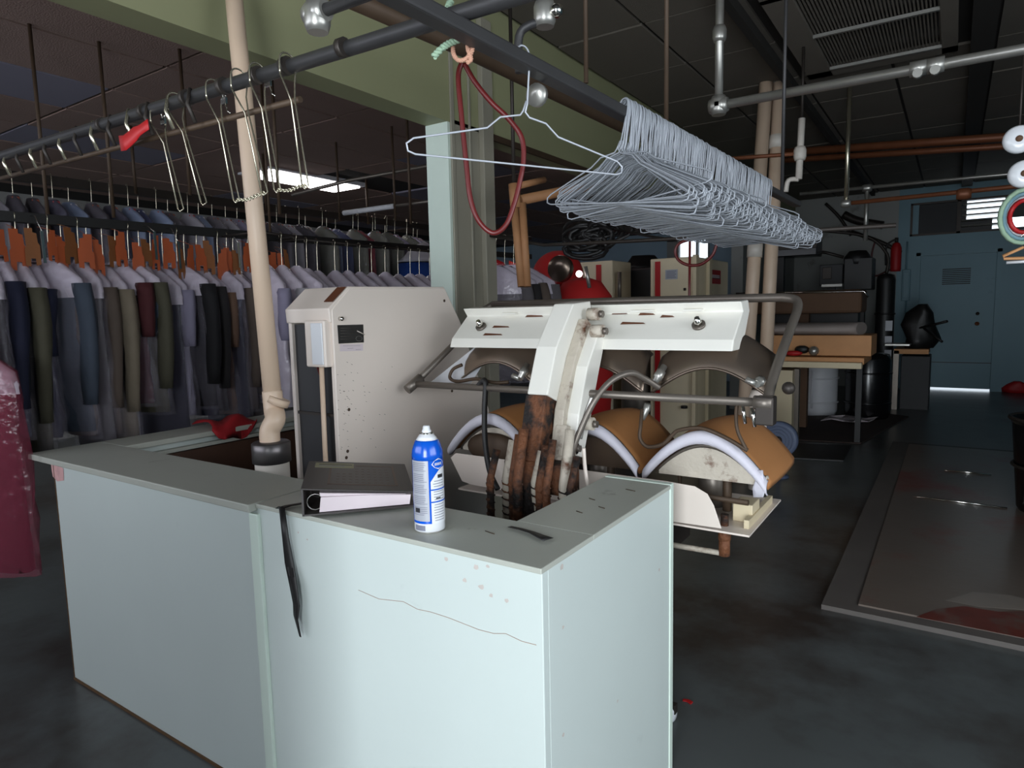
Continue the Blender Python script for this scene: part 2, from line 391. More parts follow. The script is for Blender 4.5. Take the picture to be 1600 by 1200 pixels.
# small rear window of garment room
wn = MB()
for a, b in (((WX0, YB-.02, WZ0), (WX1, YB+.1, WZ0+.03)), ((WX0, YB-.02, WZ1-.03), (WX1, YB+.1, WZ1)), ((WX0, YB-.02, WZ0), (WX0+.22, YB+.1, WZ1)), ((WX1-.03, YB-.02, WZ0), (WX1, YB+.1, WZ1)), ((WX0+.55, YB-.02, WZ0), (WX0+.58, YB+.1, WZ1))): wn.box(a, b)
w2 = struct('window_2', wn, 'white_wall', 'small bright window high on the rear wall')
box((WX0+.2, YB+.05, WZ0), (WX1, YB+.056, WZ1)).build('pane', 'glass', w2)
# ceiling lights in garment room
def ceil_light(x0, y0, x1, y1, lab, m, n):
    t = thing('ceiling_light', ((x0+x1)/2, (y0+y1)/2, ZL-.03), lab, 'ceiling light')
    MB().box((x0-.03, y0-.03, ZL-.02), (x1+.03, y1+.03, ZL+.02)).build('housing', 'sheet_white', t)
    for i in range(n):
        a = y0+(y1-y0)*i/n+.015; b = y0+(y1-y0)*(i+1)/n-.015
        box((x0+.01, a, ZL-.035), (x1-.01, b, ZL-.021)).build('diffuser', m, t)
    return t
ceil_light(-5.78, 4.05, -5.36, 5.2, 'lit fluorescent ceiling fixture over the clothing rails', 'light', 3)
ceil_light(-3.26, 5.22, -3.14, 6.05, 'narrow lit ceiling tube glimpsed under the header beside the hanger bundle', 'light_pink', 1)

# ---------------------------------------------------------------- counter
ZT = .87; CY = 1.05; CXL = -2.74; CXR = -.64; CXJ = -1.53
ct = thing('service_counter', ((CXL+CXR)/2, 1.4, 0), 'pale mint painted U-shaped counter standing in front of the white press', 'counter')
MB().prism([(CXL, CY, 0), (CXJ, CY, 0), (CXJ, CY+.02, 0), (CXL, CY+.02, 0)], (0, 0, ZT-.02)).build('front_panel', 'mint', ct, bevel=.002)
fp = box((CXJ, CY-.002, 0), (CXR, CY+.02, ZT-.012)).build('front_panel', 'mint', ct, bevel=.002)
box((CXJ-.022, CY-.012, 0), (CXJ+.016, CY+.0, ZT-.03)).build('joint_strip', 'mint_light', ct, bevel=.003)
ep = box((CXR-.02, CY+.02, 0), (CXR, 1.74, ZT-.012)).build('end_panel', 'mint', ct, bevel=.002)
box((CXR-.2, 1.74, 0), (CXR+.003, 1.765, ZT)).build('end_post', 'mint_light', ct, bevel=.003)
box((CXL, CY+.02, 0), (CXL+.02, 2.35, ZT-.02)).build('side_panel', 'mint', ct)
box((CXL-.14, CY-.03, ZT-.022), (CXJ+.005, 1.275, ZT)).build('top_board', 'mint_top', ct, bevel=.003)
box((CXJ+.005, CY-.008, ZT-.014), (CXR+.002, 1.265, ZT-.002)).build('top_board', 'mint_top', ct, bevel=.002)
box((CXR-.2, 1.265, ZT-.014), (CXR+.002, 1.76, ZT-.002)).build('top_board', 'mint_top', ct, bevel=.002)
box((CXL-.14, 1.275, ZT-.022), (CXL+.06, 2.35, ZT)).build('top_board', 'mint_top', ct, bevel=.003)
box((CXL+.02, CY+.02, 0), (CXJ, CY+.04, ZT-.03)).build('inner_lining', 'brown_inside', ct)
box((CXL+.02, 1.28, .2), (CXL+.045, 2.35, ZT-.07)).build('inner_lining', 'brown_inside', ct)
box((CXL+.03, 1.28, ZT-.062), (CXL+.055, 2.35, ZT-.048)).build('inner_ledge', 'mint_top', ct)
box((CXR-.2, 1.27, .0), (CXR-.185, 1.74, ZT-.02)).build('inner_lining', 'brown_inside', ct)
mat('grime', (92, 66, 40), .9, var=.4, scale=30)
box((CXL-.003, CY-.004, 0), (CXJ, CY, .009)).build('base_grime', 'grime', ct); box((CXL-.003, CY-.002, .009), (CXL, CY+.012, ZT-.03)).build('edge_wear', 'grime', ct)
# long crack, rust bruises and scuffs on the front panel
cpts = [P(x, y, y=CY-.0028) for x, y in ((560, 922), (592, 936), (630, 940), (652, 952), (672, 956), (700, 965), (748, 984), (772, 990), (790, 990), (815, 1002), (838, 1008))]
mat('crack_line', (170, 142, 128), .7)
MB().tube(cpts, .0006, 5).build('crack', 'crack_line', fp)
sr = random.Random(3)
mat('bruise', (192, 182, 175), .6, var=.2, scale=30)
for x, y, s in ((744, 886, 7), (697, 873, 5), (752, 917, 7), (726, 907, 5), (767, 931, 5), (791, 938, 5), (762, 885, 4), (466, 832, 3), (480, 843, 3)):
    c = P(x, y, y=CY-.0024); r = s*.0011
    MB().add([c]+[c+Vector((math.cos(k*.7854)*r*sr.uniform(.6, 1.2), 0, math.sin(k*.7854)*r*sr.uniform(.5, 1.1))) for k in range(8)], [(0, k+1, (k+1) % 8+1) for k in range(8)]).build('bruise', 'bruise', fp)
for x, y, s in ((878, 886, 8), (880, 980, 5), (965, 1095, 4), (880, 1148, 5), (1030, 890, 5)):
    c = P(x, y, x=CXR+.0006); r = s*.001
    MB().add([c]+[c+Vector((0, math.cos(k*.7854)*r*sr.uniform(.5, 1.2), math.sin(k*.7854)*r*sr.uniform(.5, 1.3))) for k in range(8)], [(0, k+1, (k+1) % 8+1) for k in range(8)]).build('scuff', 'bruise', ep)
mat('pink_smear', (206, 160, 158), .6, var=.3, scale=40)
c = P(90, 738, y=CY-.0012)
MB().add([c+Vector((dx, 0, dz)) for dx, dz in ((-.05, .025), (.0, .03), (.05, .02), (.045, -.025), (-.01, -.035), (-.045, -.02))], [tuple(range(6))]).build('smear', 'pink_smear', ct)
# dark scuffs on the top
for x, y, l in ((765, 832, .03), (985, 766, .03), (940, 793, .02), (925, 780, .02), (905, 800, .02)):
    c = P(x, y, z=ZT-.0012); MB().tube([c+Vector((-l/2, .004, 0)), c, c+Vector((l/2, -.003, 0))], .0012, 5).build('scuff', 'brown_iron', ct)

# ---------------------------------------------------------------- spray can
cc = P(672, 826, z=ZT-.002); cc.z = ZT-.002
CZ = cc.z; R = .035
can = thing('spray_can', cc, 'blue and white aerosol disinfectant can without its cap on the counter', 'spray can')
MB().rev(cc, [(0, 0), (R-.002, 0), (R, .003), (R, .168), (R-.006, .182), (.02, .2), (.0, .2)], 40).build('body', 'can_white', can)
MB().rev(cc, [(R+.0004, .165), (R+.0004, .176), (R-.0008, .186), (R-.004, .196), (.0275, .2055), (.0245, .209), (0.0, .209)], 40).build('shoulder', 'can_blue', can)
MB().rev(cc, [(.0247, .2087), (.019, .2165), (.0145, .222), (0, .222)], 32).build('dome', 'can_white', can)
MB().rev(cc, [(.0145, .221), (.016, .2225), (.016, .2245), (.013, .2255), (0, .2255)], 32).build('valve_cup', 'chrome', can)
MB().rev(cc, [(.0105, .2245), (.0105, .2295), (.0085, .2315), (.0078, .2385), (.006, .2405), (0, .2405)], 24).build('nozzle', 'can_white', can)
base_a = math.atan2(-cc.y, -cc.x)  # direction to the camera
def cyl_patch(a0, a1, z0, z1, r, n=12, top=None):
    mb = MB(); g = []
    rows = 10
    for i in range(rows+1):
        row = []
        for j in range(n+1):
            a = a0+(a1-a0)*j/n; zt = z1 if top is None else top((j/n))
            z = z0+(zt-z0)*i/rows
            row.append(cc+Vector((r*math.cos(base_a+a), r*math.sin(base_a+a), z)))
        g.append(row)
    vs = [p for q in g for p in q]; m = n+1
    return mb.add(vs, [(i*m+j, i*m+j+1, (i+1)*m+j+1, (i+1)*m+j) for i in range(rows) for j in range(n)], True)
# angles: negative a -> image left
cyl_patch(-3.2, 3.2, .022, .174, R+.0003, 48).build('blue_wrap', 'can_blue', can)
lp = cyl_patch(-1.25, .02, .028, .166, R+.0007).build('text_panel', 'can_grey', can)
for i in range(30):
    z = .160-.0042*i
    if i % 6 == 5: continue
    cyl_patch(-1.15, -.10-.25*sr.random(), z, z+.0014, R+.0010, 10).build('print_line', 'print_grey', lp)
cyl_patch(-1.0, -.62, .048, .058, R+.0012, 6).build('print_block', 'print_dark', lp)
rp = cyl_patch(.14, 1.7, .022, .13, R+.0007, 16, lambda t: .118+.03*math.sin(min(1, t*1.6)*math.pi/2)).build('front_label', 'can_white', can)
for z, h in ((.098, .003), (.07, .003)): cyl_patch(.14, 1.7, z, z+h, R+.001).build('stripe', 'can_blue', rp)
for i in range(16):
    z = .118-.006*i
    if abs(z-.099) < .004 or abs(z-.071) < .004: continue
    cyl_patch(.28+.1*sr.random(), 1.1, z, z+.0016, R+.001, 8).build('print_line', 'print_grey', rp)
cyl_patch(.62, 1.05, .125, .133, R+.0012, 6).build('print_block', 'print_dark', rp)
cyl_patch(.45, .8, .078, .081, R+.0012, 6).build('print_block', 'print_dark', rp)
# diamond emblem
def diamond(a0, a1, z0, z1, r, m):
    am = (a0+a1)/2; zm = (z0+z1)/2
    pts = [(a0, zm), (a0+.18*(a1-a0), zm+.0075), (am+.0, z1), (a1-.18*(a1-a0), zm+.0075), (a1, zm), (a1-.2*(a1-a0), zm-.0075), (am, z0), (a0+.2*(a1-a0), zm-.0075)]
    vs = [cc+Vector((r*math.cos(base_a+am), r*math.sin(base_a+am), zm))]+[cc+Vector((r*math.cos(base_a+a), r*math.sin(base_a+a), z)) for a, z in pts]
    return MB().add(vs, [(0, k+1, (k+1) % 8+1) for k in range(8)])
em = diamond(.22, 1.2, .145, .170, R+.0012, None).build('emblem', 'can_white', can)
diamond(.29, 1.13, .1475, .1675, R+.0016, None).build('emblem_field', 'can_blue', em)
for k in range(6): cyl_patch(.44+.09*k, .49+.09*k, .1545, .1605, R+.002, 3).build('letter', 'can_white', em)
cyl_patch(-3.14, 3.14, .0005, .003, R+.0005, 40).build('rim', 'galvanized', can)
cyl_patch(-1.1, -.3, .006, .018, R+.0006).build('print_block', 'print_grey', can)

# ---------------------------------------------------------------- binder
bo = Vector((-1.3, 1.015, ZT+.005)); bu = Vector((math.cos(math.radians(47)), math.sin(math.radians(47)), 0)); bv = Vector((-bu.y, bu.x, 0)); bz = Vector((0, 0, 1))
def B(u, v, z): return bo+bu*u+bv*v+bz*z
bd = thing('ring_binder', B(.13, .15, 0), 'black ring binder lying open-edged on the counter beside the spray can', 'binder')
bw, bl, bh = .272, .315, .066
def top(u): return bh-.030*(u/bw)
MB().prism([B(0, 0, 0), B(bw, 0, 0), B(bw, bl, 0), B(0, bl, 0)], bz*.004).build('back_cover', 'binder', bd)
MB().prism([B(0, 0, 0), B(.005, 0, 0), B(.005, bl, 0), B(0, bl, 0)], bz*bh).build('spine', 'binder', bd)
cv = MB().prism([B(0, 0, bh), B(bw, 0, top(bw)), B(bw, 0, top(bw)+.004), B(0, 0, bh+.004)], bv*bl).build('front_cover', 'binder', bd, bevel=.001)
MB().prism([B(.04, .008, .005), B(bw-.012, .008, .006), B(bw-.008, .008, .030), B(.16, .008, .038), B(.045, .008, .042)], bv*(bl-.02)).build('page_block', 'paper', bd)
MB().prism([B(.045, .012, .043), B(bw-.02, .012, .031), B(bw-.02, .012, .032), B(.042, .012, .052)], bv*(bl-.03)).build('loose_sheet', 'paper', bd)
for v in (.03, .15, .27):
    MB().tube([B(.03+.02*math.cos(a), v, .026+.02*math.sin(a)) for a in [2*math.pi*k/12 for k in range(12)]], .0013, 6, True).build('ring', 'galvanized', bd)
def onc(u, v, h=.0046): return B(u, v, top(u)+h)
def cov(u0, v0, u1, v1, h0=.0042, h1=.0048):
    return MB().add([onc(u0, v0, h0), onc(u1, v0, h0), onc(u1, v1, h0), onc(u0, v1, h0), onc(u0, v0, h1), onc(u1, v0, h1), onc(u1, v1, h1), onc(u0, v1, h1)], [(0, 3, 2, 1), (4, 5, 6, 7), (0, 1, 5, 4), (1, 2, 6, 5), (2, 3, 7, 6), (3, 0, 4, 7)])
lb = cov(.02, .235, .125, .292).build('paper_label', 'label_olive', cv)
cov(.03, .268, .12, .274, .0049, .0052).build('print_line', 'print_dark', lb); cov(.03, .25, .1, .254, .0049, .0052).build('print_line', 'print_grey', lb)
for u0, v0, u1, v1 in ((.06, .05, .235, .056), (.06, .05, .066, .23), (.229, .05, .235, .27), (.13, .264, .235, .27)):
    cov(u0, v0, u1, v1).build('embossed_frame', 'binder_emboss', cv)
for i in range(6):
    for j in range(9):
        if i > 3 and j < 3: continue
        cov(.08+.016*j, .075+.03*i, .088+.016*j, .078+.03*i, .0042, .0045).build('embossed_mark', 'binder_emboss', cv)
MB().add([B(-.0012, .11, .01), B(-.0012, .2, .01), B(-.0012, .2, .055), B(-.0012, .11, .055)], [(0, 1, 2, 3)]).build('spine_label', 'paper', bd)

# ---------------------------------------------------------------- straps and cloth
def ribbon(path, wdir, widths, th=.0015):
    path = [Vector(p) for p in path]; g = []
    for i, p in enumerate(path):
        wv = wdir[i] if isinstance(wdir, list) else wdir
        wv = Vector(wv).normalized()*widths[i]/2; g.append([p-wv, p, p+wv])
    return MB().sheet(g, (0, -th, th*.5))
pth = [(-1.335, 1.235, ZT+.003), (-1.37, 1.15, ZT+.004), (-1.41, 1.06, ZT+.004), (-1.417, 1.036, ZT+.001)] + [tuple(P(x, y, y=CY-.018)) for x, y in ((441, 792), (447, 840), (453, 880), (459, 915), (464, 945), (463, 965), (470, 995))]
wd_ = [(1, .2, 0)]*4+[(1, .1, 0), (1, .3, 0), (1, .6, 0), (1, -.2, 0), (1, -.1, 0), (1, -.4, 0), (1, -.2, 0)]
tag(ribbon(pth, [Vector(a) for a in wd_], [.02, .02, .02, .02, .018, .018, .022, .042, .028, .034, .006], .003).build('strap', 'black'), 'long black fabric strap hanging down the front of the counter', 'strap')
p2 = [P(x, y, z=ZT+.002) for x, y in ((797, 823), (815, 827), (832, 832), (845, 838), (857, 843))]
tag(ribbon(p2, [Vector((.3, 1, 0))]*5, [.012, .014, .016, .022, .03], .003).build('strap', 'black'), 'short black strap end lying on the inner corner of the counter', 'strap')
cl0 = MB(); g = []
for i in range(8):
    row = []
    for j in range(10):
        u = i/7; v = j/9
        x = CXL-.12+.24*u; y = 1.66+.22*v
        z = ZT+.012+.015*math.sin(v*9+u*4)+.02*math.sin(v*math.pi)*math.sin(u*math.pi)
        if u > .72: z -= (u-.72)*.26*(math.sin(v*math.pi)**.7); x = min(x, CXL+.065+.01*math.sin(v*7))
        row.append((x, y+.02*math.sin(u*5), max(z, ZT+.003) if u <= .72 else z))
    g.append(row)
tag(cl0.sheet(g, (0, 0, .004)).build('cloth', 'red_cloth'), 'crumpled dark red cloth on the rear ledge of the counter', 'cloth')

# ---------------------------------------------------------------- vent pipe with elbow and its can
pb = P(428, 640, d=2.22); pt = P(366, 0, d=2.32); k = (ZC-pb.z)/(pt.z-pb.z); ptop = pb+(pt-pb)*k*.999
cb = P(425, 720, d=2.2)
vp = thing('vent_pipe', (cb.x, cb.y, 0), 'leaning cream plastic pipe rising from the counter to the ceiling', 'pipe')
MB().tube([pb, pb+(ptop-pb)*.5, ptop], .030, 20).build('riser', 'pvc', vp)
el = [pb+(ptop-pb)*.03, pb, P(430, 655, d=2.2), P(422, 672, d=2.2), P(422, 690, d=2.2), Vector((cb.x, cb.y, .9))]
MB().tube(cr(el, 6), .033, 20).build('elbow', 'pvc', vp)
MB().tube([P(437, 622, d=2.215), P(433, 632, d=2.215)], .0365, 20).build('collar', 'pvc', vp)
MB().rev((cb.x, cb.y, 0), [(.055, .88), (.062, .882), (.062, .945), (.056, .95), (.0, .95)], 28).build('clamp_band', 'band_metal', vp)
MB().rev((cb.x, cb.y, 0), [(0, 0), (.055, 0), (.055, .885), (0, .885)], 28).build('lower_pipe', 'pvc_white', vp)

# ---------------------------------------------------------------- white control cabinet
KX0, KX1, KY0, KY1 = -2.04, -1.80, 1.58, 2.52
cab = thing('press_cabinet', ((KX0+KX1)/2, 2.0, 0), 'tall white enamel machine cabinet with slanted top and black nameplate', 'machine cabinet')
prof = [(KY0, .0), (KY0, 1.38), (KY0+.085, 1.455), (2.2, 1.465), (2.3, 1.32), (2.5, .90), (2.5, 0)]
sp = MB().prism([(KX1-.02, y, z) for y, z in prof], (.02, 0, 0)).build('side_panel', 'enamel', cab, bevel=.003)
MB().prism([(KX0, y, z) for y, z in prof], (.018, 0, 0)).build('side_panel', 'enamel', cab, bevel=.003)
MB().prism([(KX0+.001, KY0-.008, 1.335), (KX0+.001, KY0-.012, 1.385), (KX0+.001, KY0+.083, 1.462), (KX0+.001, 2.2, 1.47), (KX0+.001, 2.2, 1.45), (KX0+.001, KY0+.09, 1.44), (KX0+.001, KY0+.02, 1.38), (KX0+.001, KY0+.02, 1.335)], (KX1-KX0-.004, 0, 0)).build('hood', 'enamel', cab, bevel=.004)
MB().prism([(KX1-.05, KY0+.01, 1.408), (KX1-.006, KY0+.01, 1.408), (KX1-.006, KY0+.075, 1.4595), (KX1-.05, KY0+.075, 1.4595)], (0, -.0016, .0016)).build('rust_patch', 'rust_stain', cab)
box((KX0+.018, KY0+.014, .05), (KX1-.02, KY0+.024, 1.33)).build('recess_panel', 'dark_panel', cab)
box((KX0+.018, KY0+.006, 1.0), (KX1-.02, KY0+.016, 1.01)).build('recess_shelf', 'dark_iron', cab)
sb = box((KX1-.115, KY0-.03, 1.18), (KX1-.012, KY0+.012, 1.345)).build('switch_box', 'enamel', cab, bevel=.006)
box((KX1-.075, KY0-.036, 1.19), (KX1-.018, KY0-.030, 1.335)).build('switch_cover', 'can_white', sb, bevel=.002)
MB().tube([(KX1-.06, KY0-.008, 1.185), (KX1-.065, KY0-.008, .9), (KX1-.07, KY0-.004, .3)], .009, 10).build('conduit', 'pvc', cab)
MB().tube(cr([(KX1-.095, KY0+.0, 1.19), (KX1-.10, KY0+.03, 1.1), (KX1-.07, KY0+.03, 1.0), (KX1-.03, KY0+.02, .9)], 6), .004, 6).build('cable', 'red_hose', cab)
# nameplate with fine lines
npn = MB().prism([P(527, 508, x=KX1+.0005), P(567, 507, x=KX1+.0005), P(568, 535, x=KX1+.0005), P(529, 537, x=KX1+.0005)], (.002, 0, 0)).build('nameplate', 'black_gloss', cab)
def onK(px, py, e=.003): return P(px, py, x=KX1+e)
for y in (513, 517, 521, 526, 530): MB().tube([onK(532, y), onK(556, y-.5)], .0006, 4).build('engraved_line', 'steel_grey', npn)
MB().tube([onK(555+5*math.cos(a)+6, 529+4*math.sin(a)) for a in [k*.628 for k in range(10)]], .0007, 4, True).build('engraved_seal', 'galvanized', npn)
MB().tube([onK(558, 517), onK(570, 523)], .0016, 5).build('scratch', 'enamel', npn)
tg = MB().prism([onK(531, 538, .0004), onK(567, 537, .0004), onK(567, 548, .0004), onK(531, 549, .0004)], (.0008, 0, 0)).build('paper_sticker', 'paper', cab)
for y, a, b in ((540.5, 536, 563), (544.5, 543, 552), (546.5, 556, 564)): MB().tube([onK(a, y, .0016), onK(b, y-.5, .0016)], .0005, 4).build('print_line', 'print_dark', tg)
c = onK(531, 498, 0); MB().rev((KX1, c.y, c.z), [(0, 0), (.008, 0), (.008, .012), (.005, .016), (0, .016)], 12, 'x').build('knob', 'chrome', cab)
for x, y in ((545, 640), (543, 705), (541, 715), (706, 611), (694, 470)):
    c = onK(x, y, 0); MB().rev((KX1, c.y, c.z), [(.006, 0), (.006, .002), (.003, .004), (0, .004)], 10, 'x').build('screw', 'brown_iron', cab)
for i in range(60):   # chips in the enamel
    x = 526+abs(sr.gauss(0, 40)); y = 630+sr.gauss(0, 45)
    if x > 690 or y < 560 or y > 760: continue
    c = onK(x, y, .0004); l = .0025+.004*sr.random()
    MB().tube([c, c+Vector((0, l, -l*.5))], .0007, 4).build('chip', 'brown_iron', sp)

# ---------------------------------------------------------------- triple buck press
PX = -1.05
pr = thing('laundry_press', (PX, 2.0, 0), 'rusty white triple-buck collar and cuff press behind the counter', 'press')
BXL, BXR = -1.61, -.54
bm = MB().prism([(BXL, 2.075, 1.375), (BXL, 2.10, 1.345), (BXL, 2.0, 1.262), (BXL, 1.985, 1.228), (BXL, 2.10, 1.228), (BXL, 2.18, 1.345), (BXL, 2.16, 1.38)], (BXR-BXL, 0, 0)).build('head_beam', 'press_white', pr, bevel=.004)
nb = Vector((0, -.64, .77))
for X_, n_ in ((BXL+.11, 0), (BXR-.12, 1)):
    c = Vector((X_, 2.045, 1.302)); q = MB()
    q.tube([c, c+nb*.008], .021, 20); q.build('washer', 'steel_grey', bm)
    MB().tube([c+nb*.008, c+nb*.02, c+nb*.034], [.014, .013, .008], 6).build('bolt', 'chrome', bm)
for x0, x1, t in ((-1.42, -1.36, .18), (-.9, -.82, .15), (-.72, -.66, .1)):
    c = Vector((x0, 2.10, 1.347)); box((x0, 2.07, 1.349), (x1, 2.098, 1.354)).build('weld_plate', 'press_white', bm, bevel=.001)
for x0, x1, s in ((-1.45, -1.37, .45), (-1.33, -1.25, .9), (-1.47, -1.38, .12), (-.93, -.84, .55), (-.88, -.82, .9), (-.98, -.92, .95), (-.8, -.75, .8)):
    y = 2.0+.1*s; z = 1.262+.083*s; d_ = nb*.0012
    MB().add([Vector((x0, y, z))+d_, Vector((x1, y, z+.001))+d_, Vector((x1-.01, y+.006, z+.0055))+d_, Vector((x0+.004, y+.01, z+.0085))+d_], [(0, 1, 2, 3)]).build('rust_streak', 'rust_stain', bm)
# swing arm: box section following the head down to the column
def arm(x0, x1, path, th, name, m, bevel=.004):
    path = [Vector((0, a, b)) for a, b in path]; L_ = []; R_ = []
    for i, p in enumerate(path):
        t = (path[min(i+1, len(path)-1)]-path[max(i-1, 0)]).normalized(); n = Vector((0, t.z, -t.y))
        w_ = th[i] if isinstance(th, (list, tuple)) else th
        L_.append(p+n*w_/2); R_.append(p-n*w_/2)
    mb = MB(); n = len(path)
    ring = lambda i: [Vector((x0, L_[i].y, L_[i].z)), Vector((x1, L_[i].y, L_[i].z)), Vector((x1, R_[i].y, R_[i].z)), Vector((x0, R_[i].y, R_[i].z))]
    mb.loft([ring(i) for i in range(n)], True, False); return mb.build(name, m, pr, bevel=bevel)
arm(-1.115, -1.04, [(2.06, 1.365), (1.96, 1.345), (1.86, 1.22), (1.80, 1.08)], [.05, .09, .10, .10], 'swing_arm', 'press_white')
arm(-1.12, -1.045, [(1.80, 1.085), (1.76, .95), (1.72, .8), (1.70, .6)], [.095, .09, .09, .09], 'swing_arm', 'press_rust')
arm(-1.13, -1.115, [(1.94, 1.25), (1.85, 1.1), (1.78, .9), (1.72, .7)], [.05, .06, .07, .07], 'side_plate', 'rusty_white')
arm(-1.02, -.965, [(2.0, 1.29), (1.92, 1.16), (1.86, 1.02), (1.82, .9)], [.05, .085, .085, .06], 'link_arm', 'press_white')
arm(-1.03, -.99, [(1.80, 1.0), (1.77, .9), (1.75, .8)], [.03, .05, .02], 'link_arm', 'rusty_white')
arm(-1.04, -1.005, [(1.98, 1.32), (1.9, 1.2), (1.82, 1.04), (1.78, .86)], [.04, .05, .05, .05], 'link_arm', 'rusty_white')
for y, z, x in ((2.0, 1.345, -1.0), (1.955, 1.29, -.965), (1.86, 1.0, -.955), (1.80, .93, -.985)):
    MB().tube([(x-.02, y, z), (x+.02, y, z)], .021, 14).build('pivot', 'rusty_white', pr)
    MB().tube([(x+.02, y, z), (x+.034, y, z)], .012, 6).build('pivot_nut', 'steel_grey', pr)
# rusty spring rods and column under the arm
for i in range(9):
    x = -1.185+.034*i; y = 1.64+.022*((i*2) % 3); r = .016 if i % 2 else .012
    pts = [(x+.008, y+.03, .93+.025*((i*5) % 4)), (x, y, .84), (x, y, .3)]
    MB().tube(pts, r, 10).build('spring_rod', ('press_rust', 'rusty_white')[i % 3 == 1], pr)
    MB().tube([(x+(r+.001)*math.cos(t*1.1), y+(r+.001)*math.sin(t*1.1), .84-.0042*t) for t in range(70)], .003, 5).build('coil_spring', 'press_rust', pr)
box((-1.18, 1.74, .0), (-.9, 2.1, .62)).build('column', 'press_rust', pr, bevel=.01)
box((-1.17, 1.69, .80), (-.93, 1.76, .9)).build('spring_block', 'press_rust', pr, bevel=.012)
box((-1.35, 1.66, 0), (-.87, 2.2, .045)).build('base_plate', 'dark_iron', pr, bevel=.005)
box((-1.42, 2.05, .55), (-.75, 2.25, .69)).build('cross_frame', 'dark_iron', pr, bevel=.004)
# heads: arched steel platens hung below the beam
cx3 = (-1.42, -1.02, -.62)
near = P(1190, 605, y=2.02); far = P(1205, 543, x=near.x); ext = far-near
for i, cx in enumerate(cx3):
    g = []
    hw = .185
    for j in range(17):
        t = -1+2*j/16; prof_z = 1.085+.085*math.cos(t*math.pi/2)**1.0
        row = []
        for k_i in range(7):
            s_ = k_i/6; flare = 1-.12*(1-s_)
            row.append(Vector((cx+hw*t*(1-.05*s_), 2.02+ext.y*s_, prof_z+ext.z*s_*1.05+.06*math.sin(s_*math.pi)*.6)))
        g.append(row)
    hd = MB().sheet(g, (0, 0, .006)).build('head_platen', 'head_metal', pr)
    MB().tube([g[j][0]+Vector((0, -.002, .003)) for j in range(17)], .005, 6).build('platen_rim', 'head_metal', hd)
    box((cx-.05, 2.12, 1.20), (cx+.05, 2.2, 1.30)).build('head_bracket', 'press_white', pr)
# side sheet at the left of the head
MB().prism([P(672, 598, y=2.0), P(745, 540, y=2.1), P(768, 548, y=2.1), P(735, 600, y=2.0)], (0, .003, .002)).build('side_shield', 'sheet_white', pr)
# fittings on the platens
for (px, py, dx, dy, Y) in ((1022, 600, 16, -28, 1.99), (812, 592, 12, -22, 1.99), (1182, 600, 10, -8, 2.0)):
    a = P(px, py, y=Y); b = P(px+dx, py+dy, y=Y+.05)
    MB().tube([a, a+(b-a)*.3, a+(b-a)*.32, a+(b-a)*.7, a+(b-a)*.72, b], [.012, .012, .016, .016, .011, .011], 8).build('steam_fitting', 'galvanized', pr)
    MB().tube([a, a+Vector((-.03, 0, .012))], .010, 8).build('steam_elbow', 'galvanized', pr)
# handle frame
rodL = Vector((-1.72, 1.9, 1.09)); rodR = Vector((-.425, 1.9, 1.092))
hf = MB().tube([rodL, rodR], .0125, 12).build('handle_rod', 'steel_grey', pr)
MB().tube(cr([rodR+Vector((0, 0, -.02)), (-.425, 2.0, 1.16), (-.42, 2.2, 1.29), (-.42, 2.30, 1.352), (-.435, 2.335, 1.378), (-.48, 2.35, 1.386)], 5)+[Vector((-1.0, 2.35, 1.39)), Vector((-1.66, 2.35, 1.392))], .0145, 12).build('handle_bail', 'steel_grey', pr)
MB().tube([rodL+Vector((-.012, -.03, -.02)), rodL+Vector((.008, .03, .022))], .019, 12).build('handle_collar', 'steel_grey', pr)
MB().tube([rodL+Vector((.005, .02, .015)), (-1.73, 2.17, 1.235), (-1.70, 2.33, 1.37), (-1.66, 2.35, 1.392)], .0125, 12).build('handle_bail', 'steel_grey', pr)
MB().tube([rodR+Vector((-.03, 0, 0)), rodR+Vector((.02, 0, 0))], .02, 12).build('handle_collar', 'steel_grey', pr)
box((-.45, 1.885, 1.03), (-.40, 1.93, 1.11)).build('handle_clamp', 'dark_iron', pr, bevel=.004)
MB().ball((-.375, 1.95, 1.13), .018, 10).build('handle_knob', 'dark_iron', pr)
cy_ = P(1184, 672, y=2.44)
MB().rev((cy_.x, 2.44, 0), [(0, .70), (.03, .70), (.03, 1.0), (.036, 1.005), (.036, 1.03), (.024, 1.06), (0, 1.06)], 16).build('cylinder', 'enamel', pr)
